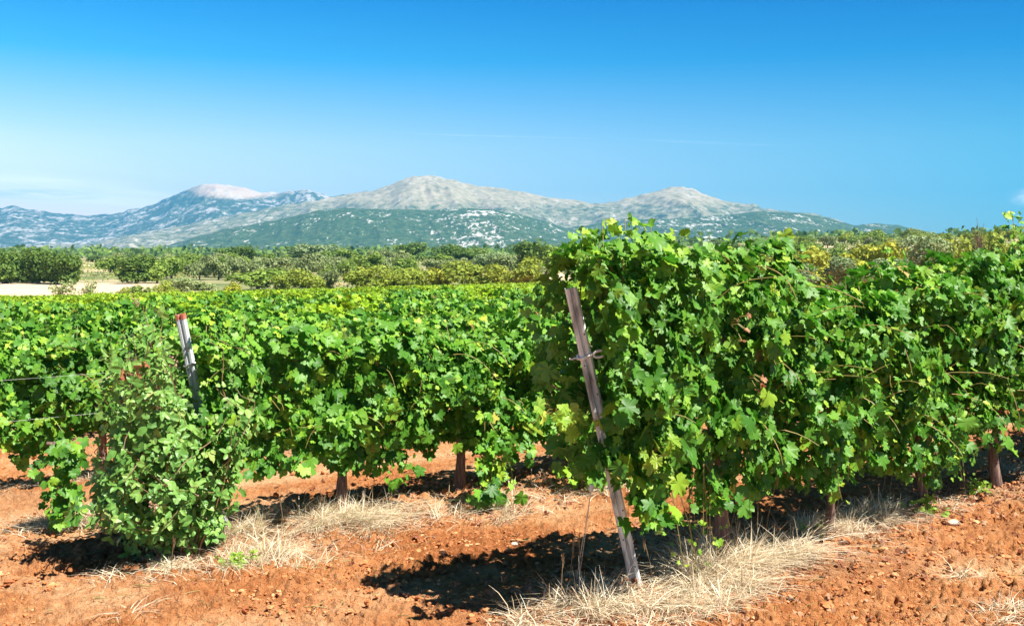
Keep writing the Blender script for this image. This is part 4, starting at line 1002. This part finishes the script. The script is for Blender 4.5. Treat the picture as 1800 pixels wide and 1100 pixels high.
# named, prominent ones: kind, u, Y, width px, top v, label
NT = [
    ('dark', 8, 170, 48, 434, 'dark green tree cut by the left edge of the photo'), ('dark', 40, 178, 50, 437, 'dark green tree second from the left in the clump by the sandy field'),
    ('dark', 68, 172, 50, 432, 'tallest dark green tree in the left clump'), ('dark', 100, 168, 44, 438, 'dark green tree near the right of the left clump'), ('dark', 122, 165, 34, 440, 'rightmost dark green tree of the left clump beside the sandy field'),
    ('dark', 240, 170, 48, 444, 'broad dark oak standing behind the sandy field'), ('green', 276, 172, 40, 452, 'lower oak touching the broad dark oak behind the sandy field'),
    ('sparse', 105, 102, 38, 493, 'thin sparse sapling on the sandy field'), ('sparse', 152, 98, 28, 494, 'smaller sapling right of the sparse one on the sandy field'),
    ('almond', 215, 104, 26, 502, 'low yellow green bush left of centre on the sandy field edge'), ('green', 250, 106, 36, 500, 'low green bush at the vineyard edge below the oak'),
    ('almond', 290, 118, 32, 491, 'round bright bush right of the sandy field'), ('olive', 318, 125, 44, 487, 'grey green olive bush beside the round bright bush'), ('olive', 356, 130, 50, 494, 'low grey olive hedge plant at the vineyard edge'),
    ('yellow', 407, 122, 28, 495, 'small yellow bush at the vineyard edge'), ('green', 452, 140, 74, 470, 'wide green tree at the vineyard edge left of the almonds'), ('almond', 495, 134, 40, 480, 'pale almond tree beside the wide green tree'),
    ('almond', 543, 130, 58, 468, 'bright almond tree, first of the big almond line'), ('olive', 584, 132, 34, 474, 'grey olive between two bright almond trees'), ('almond', 640, 130, 76, 462, 'large bright almond tree left of centre'),
    ('almond', 692, 134, 50, 470, 'almond tree just right of the large bright almond'), ('almond', 735, 130, 56, 468, 'almond tree in the middle of the almond line'), ('yellow', 778, 132, 50, 470, 'yellowish almond bush in the almond line'),
    ('almond', 835, 128, 84, 455, 'biggest almond tree of the line, with a golden right side'), ('yellow', 872, 132, 44, 466, 'golden bush leaning on the biggest almond'), ('almond', 926, 122, 60, 446, 'upright almond tree just left of the tall front vine'),
    ('dark', 722, 420, 40, 422, 'lone round dark tree on the skyline left of centre'), ('dark', 792, 330, 48, 428, 'dark tree on the skyline right of the lone round tree'), ('dark', 815, 325, 34, 438, 'lower dark tree attached to the skyline tree'),
    ('dark', 930, 200, 44, 417, 'tall dark tree behind the upright almond'), ('green', 960, 205, 46, 428, 'green tree partly behind the tall front vine'), ('grey', 875, 210, 60, 444, 'grey green oak below the skyline, behind the golden bush'),
    ('dark', 428, 300, 34, 428, 'dark tree rising above the olive grove'), ('dark', 400, 300, 34, 433, 'dark tree just left of the one rising above the olives'), ('grey', 556, 320, 76, 426, 'broad pale crown on the rise above the olive grove'), ('green', 590, 300, 56, 436, 'green tree on the right shoulder of the broad pale crown'),
    ('grey', 1630, 110, 72, 410, 'round silvery bush standing out among yellow shrubs'), ('almond', 1720, 125, 60, 402, 'yellow green tree by the bare dead tree'), ('almond', 1345, 120, 70, 432, 'yellow green shrub behind the front row'),
    ('yellow', 1420, 125, 80, 432, 'golden shrub left of the tall vine shoot'), ('yellow', 1555, 130, 90, 420, 'wide golden shrub left of the silvery bush'), ('yellow', 1510, 135, 70, 426, 'golden shrub next to the wide golden one'),
    ('yellow', 1285, 128, 70, 436, 'golden shrub right of the tall front vine'), ('green', 1405, 210, 60, 421, 'dark green oak above the golden shrubs'), ('green', 1375, 105, 50, 446, 'mid green shrub at the vineyard back edge'), ('yellow', 1230, 124, 70, 440, 'golden shrub seen over the front row'),
    ('yellow', 1670, 135, 50, 420, 'golden shrub right of the silvery bush'), ('yellow', 1770, 140, 70, 418, 'golden shrub near the right edge'), ('grey', 1490, 112, 60, 448, 'low greyish shrub under the golden shrubs')]
for (kd, u, Y, wp, tv, lab) in NT: tree(kd, u, Y, wp * 1.28, tv, lab)
# olive groves and scrub oak scattered on the plain and the rise
def scatter(n, u0, u1, Y0, Y1, kinds, wm, hm, label, group, seed, gap=0.7, maxn=999):
    rg = np.random.default_rng(seed); placed = []
    for i in range(n * 30):
        if len(placed) >= n: break
        Y = Y0 * (Y1 / Y0) ** rg.random(); u = rg.uniform(u0, u1); x = (u - HX) / F * Y
        if any((x - a) ** 2 + (Y - b) ** 2 < (wm * gap) ** 2 for a, b in placed): continue
        placed.append((x, Y)); kd = kinds[int(rg.integers(len(kinds)))]; s = rg.uniform(0.62, 1.4); bw, bh = BASE[kd]
        z = float(terrain(np.array(x), np.array(Y))); o = empty(KN[kd][0], (x, Y, z), rg.uniform(0, 6.28)); o.scale = (wm * s / bw, wm * s / bw, hm * s / bh)
        cr, tr = TV[kd][int(rg.integers(len(TV[kd])))]
        tag(o, label[kd], KN[kd][1], group); obj('crown', cr, o); obj('trunk', tr, o)
scatter(110, 190, 720, 190, 380, ['olive', 'olive', 'green'], 5.0, 3.9, {'olive': 'grey green olive tree in the grove behind the sandy field', 'green': 'rounded green oak among the olive grove behind the sandy field'}, 'trees of the left grove', 1)
scatter(55, 600, 1250, 190, 330, ['olive', 'olive', 'green'], 4.4, 3.0, {'olive': 'low grey green olive on the red terrace behind the almonds', 'green': 'low green oak on the red terrace behind the almonds'}, 'trees on the middle terrace', 2)
scatter(90, 1130, 1850, 170, 420, ['olive', 'green', 'green', 'almond'], 5.0, 3.6, {'olive': 'olive tree on the slope above the front row', 'green': 'green oak on the slope above the front row', 'almond': 'yellow green tree on the slope above the front row'}, 'trees on the right slope', 3)
scatter(60, 1130, 1850, 112, 165, ['yellow', 'yellow', 'almond', 'grey'], 4.2, 2.6, {'yellow': 'golden shrub in the band behind the front row', 'almond': 'yellow green shrub in the band behind the front row', 'grey': 'greyish shrub in the band behind the front row'}, 'shrubs behind the front row', 4)
scatter(70, -20, 1000, 400, 900, ['olive', 'green', 'olive', 'dark'], 8, 4.0, {'dark': 'dark tree in the distant wooded band below the mountains', 'olive': 'pale green tree in the distant wooded band below the mountains', 'green': 'green tree in the distant wooded band below the mountains'}, 'trees of the distant band', 5)
scatter(55, 1100, 1850, 430, 900, ['green', 'olive', 'dark'], 7, 3.1, {'dark': 'dark tree on the right skyline', 'green': 'green tree on the right skyline', 'olive': 'olive tree on the right skyline'}, 'trees on the right skyline', 6)
# far-off wood that reads as one mass
def wood():
    rg = np.random.default_rng(12); n = 26000
    Y = 700 * (3.2) ** rg.random(n); u = rg.uniform(-150, 1950, n); x = (u - HX) / F * Y
    keep = fbm(x / 70, Y / 90, 15, 3) > 0.46; x, Y = x[keep], Y[keep]; n = len(x)
    z = terrain(x, Y); cl = fbm(x / 14, Y / 14, 16, 2)
    P = np.stack([x, Y, z + rg.random(n) * (3 + 8 * cl)], -1)
    NN = rg.standard_normal((n, 3)) + [0, -0.5, 0.9]; V, Fc, li = leaves(P, NN, rg.standard_normal((n, 3)), rg.uniform(1.2, 3.2, n), rg, LEAF_LOW)
    tag(obj('far_woodland', mk_mesh('far_woodland', V, Fc, mats=[M['dark_tree']], rnd=rg.random(n)[li])), 'thin dark band of woodland at the foot of the hills', 'woodland', kind='stuff')
wood()
def scrubland():
    rg = np.random.default_rng(21); n = 75000
    Y = 118 * (4.6) ** rg.random(n); u = rg.uniform(-80, 1900, n); x = (u - HX) / F * Y
    d = fbm(x / 9, Y / 14, 25, 3); keep = (d > 0.505) & ~((x / Y < -0.30) & (Y < 178)) & (Y > yend(x, Y) + 12)
    x, Y, d = x[keep], Y[keep], d[keep]; n = len(x); hh = 0.4 + 9.0 * (d - 0.50)
    P = np.stack([x, Y, terrain(x, Y) + rg.random(n) ** 1.3 * np.minimum(hh, 2.4)], -1)
    NN = rg.standard_normal((n, 3)) + [0, -0.4, 0.9]; V, Fc, li = leaves(P, NN, rg.standard_normal((n, 3)), rg.uniform(0.10, 0.22, n) * (Y / 150) ** 0.8, rg, LEAF_LOW)
    rn = np.clip(0.2 + 0.8 * fbm(x / 5, Y / 7, 26, 2) + 0.2 * rg.standard_normal(n), 0, 1)
    tag(obj('scrub', mk_mesh('scrub', V, Fc, mats=[M['scrub']], rnd=rn[li])), 'low mixed scrub covering the slopes between the trees', 'scrub', kind='stuff')
M['scrub'] = treem('scrub_foliage', (0.10, 0.15, 0.04), (0.20, 0.26, 0.06), (0.40, 0.40, 0.12), (0.2, 0.35, 0.06))
scrubland()
# the bare dead tree
def dead_tree():
    rg = np.random.default_rng(4); Y = 105.0; x = (1722 - HX) / F * Y; z = float(terrain(np.array(x), np.array(Y)))
    H = CAMZ + (HY - 378) / F * Y - z
    o = empty('bare_tree', (x, Y, z)); tag(o, 'thin leafless dead tree standing above the right skyline', 'tree')
    b = MB(); b.tube([(0, 0, -.2), (.05, 0, H * .3), (-.05, 0, H * .6)], [.10, .07, .05], 6); obj('trunk', b.mesh('trunk', [M['tbark']]), o)
    b = MB()
    for i in range(22):
        h0 = rg.uniform(.3, .62) * H; a = rg.uniform(0, 6.28); l = rg.uniform(.3, .9); hz = rg.uniform(.10, .38) * H
        b.tube([(0, 0, h0), (l * .6 * math.cos(a), l * .6 * math.sin(a), h0 + hz * .6), (l * math.cos(a), l * math.sin(a), min(H, h0 + hz))], [.04, .03, .018], 4)
    obj('branch', b.mesh('branch', [M['tbark']]), o)
dead_tree()

# ------------------------------------------------------------------ air
def haze():
    x0, x1, y0, y1, z0, z1 = -7600, 7600, -3000, 8400, -40, 500
    V = [(x, y, z) for z in (z0, z1) for y in (y0, y1) for x in (x0, x1)]
    me = mk_mesh('haze', V, [(0, 2, 3, 1), (4, 5, 7, 6), (0, 1, 5, 4), (2, 6, 7, 3), (0, 4, 6, 2), (1, 3, 7, 5)])
    m, n, l = mat('haze')
    v = N(n, 'ShaderNodeVolumePrincipled'); v.inputs['Color'].default_value = (0.09, 0.54, 1.0, 1); v.inputs['Density'].default_value = 0.00011; v.inputs['Anisotropy'].default_value = 0.0
    o = N(n, 'ShaderNodeOutputMaterial'); l.new(v.outputs[0], o.inputs['Volume']); me.materials.append(m)
    tag(obj('haze', me), 'thin blue haze in front of the mountains', 'haze', kind='stuff')
haze()
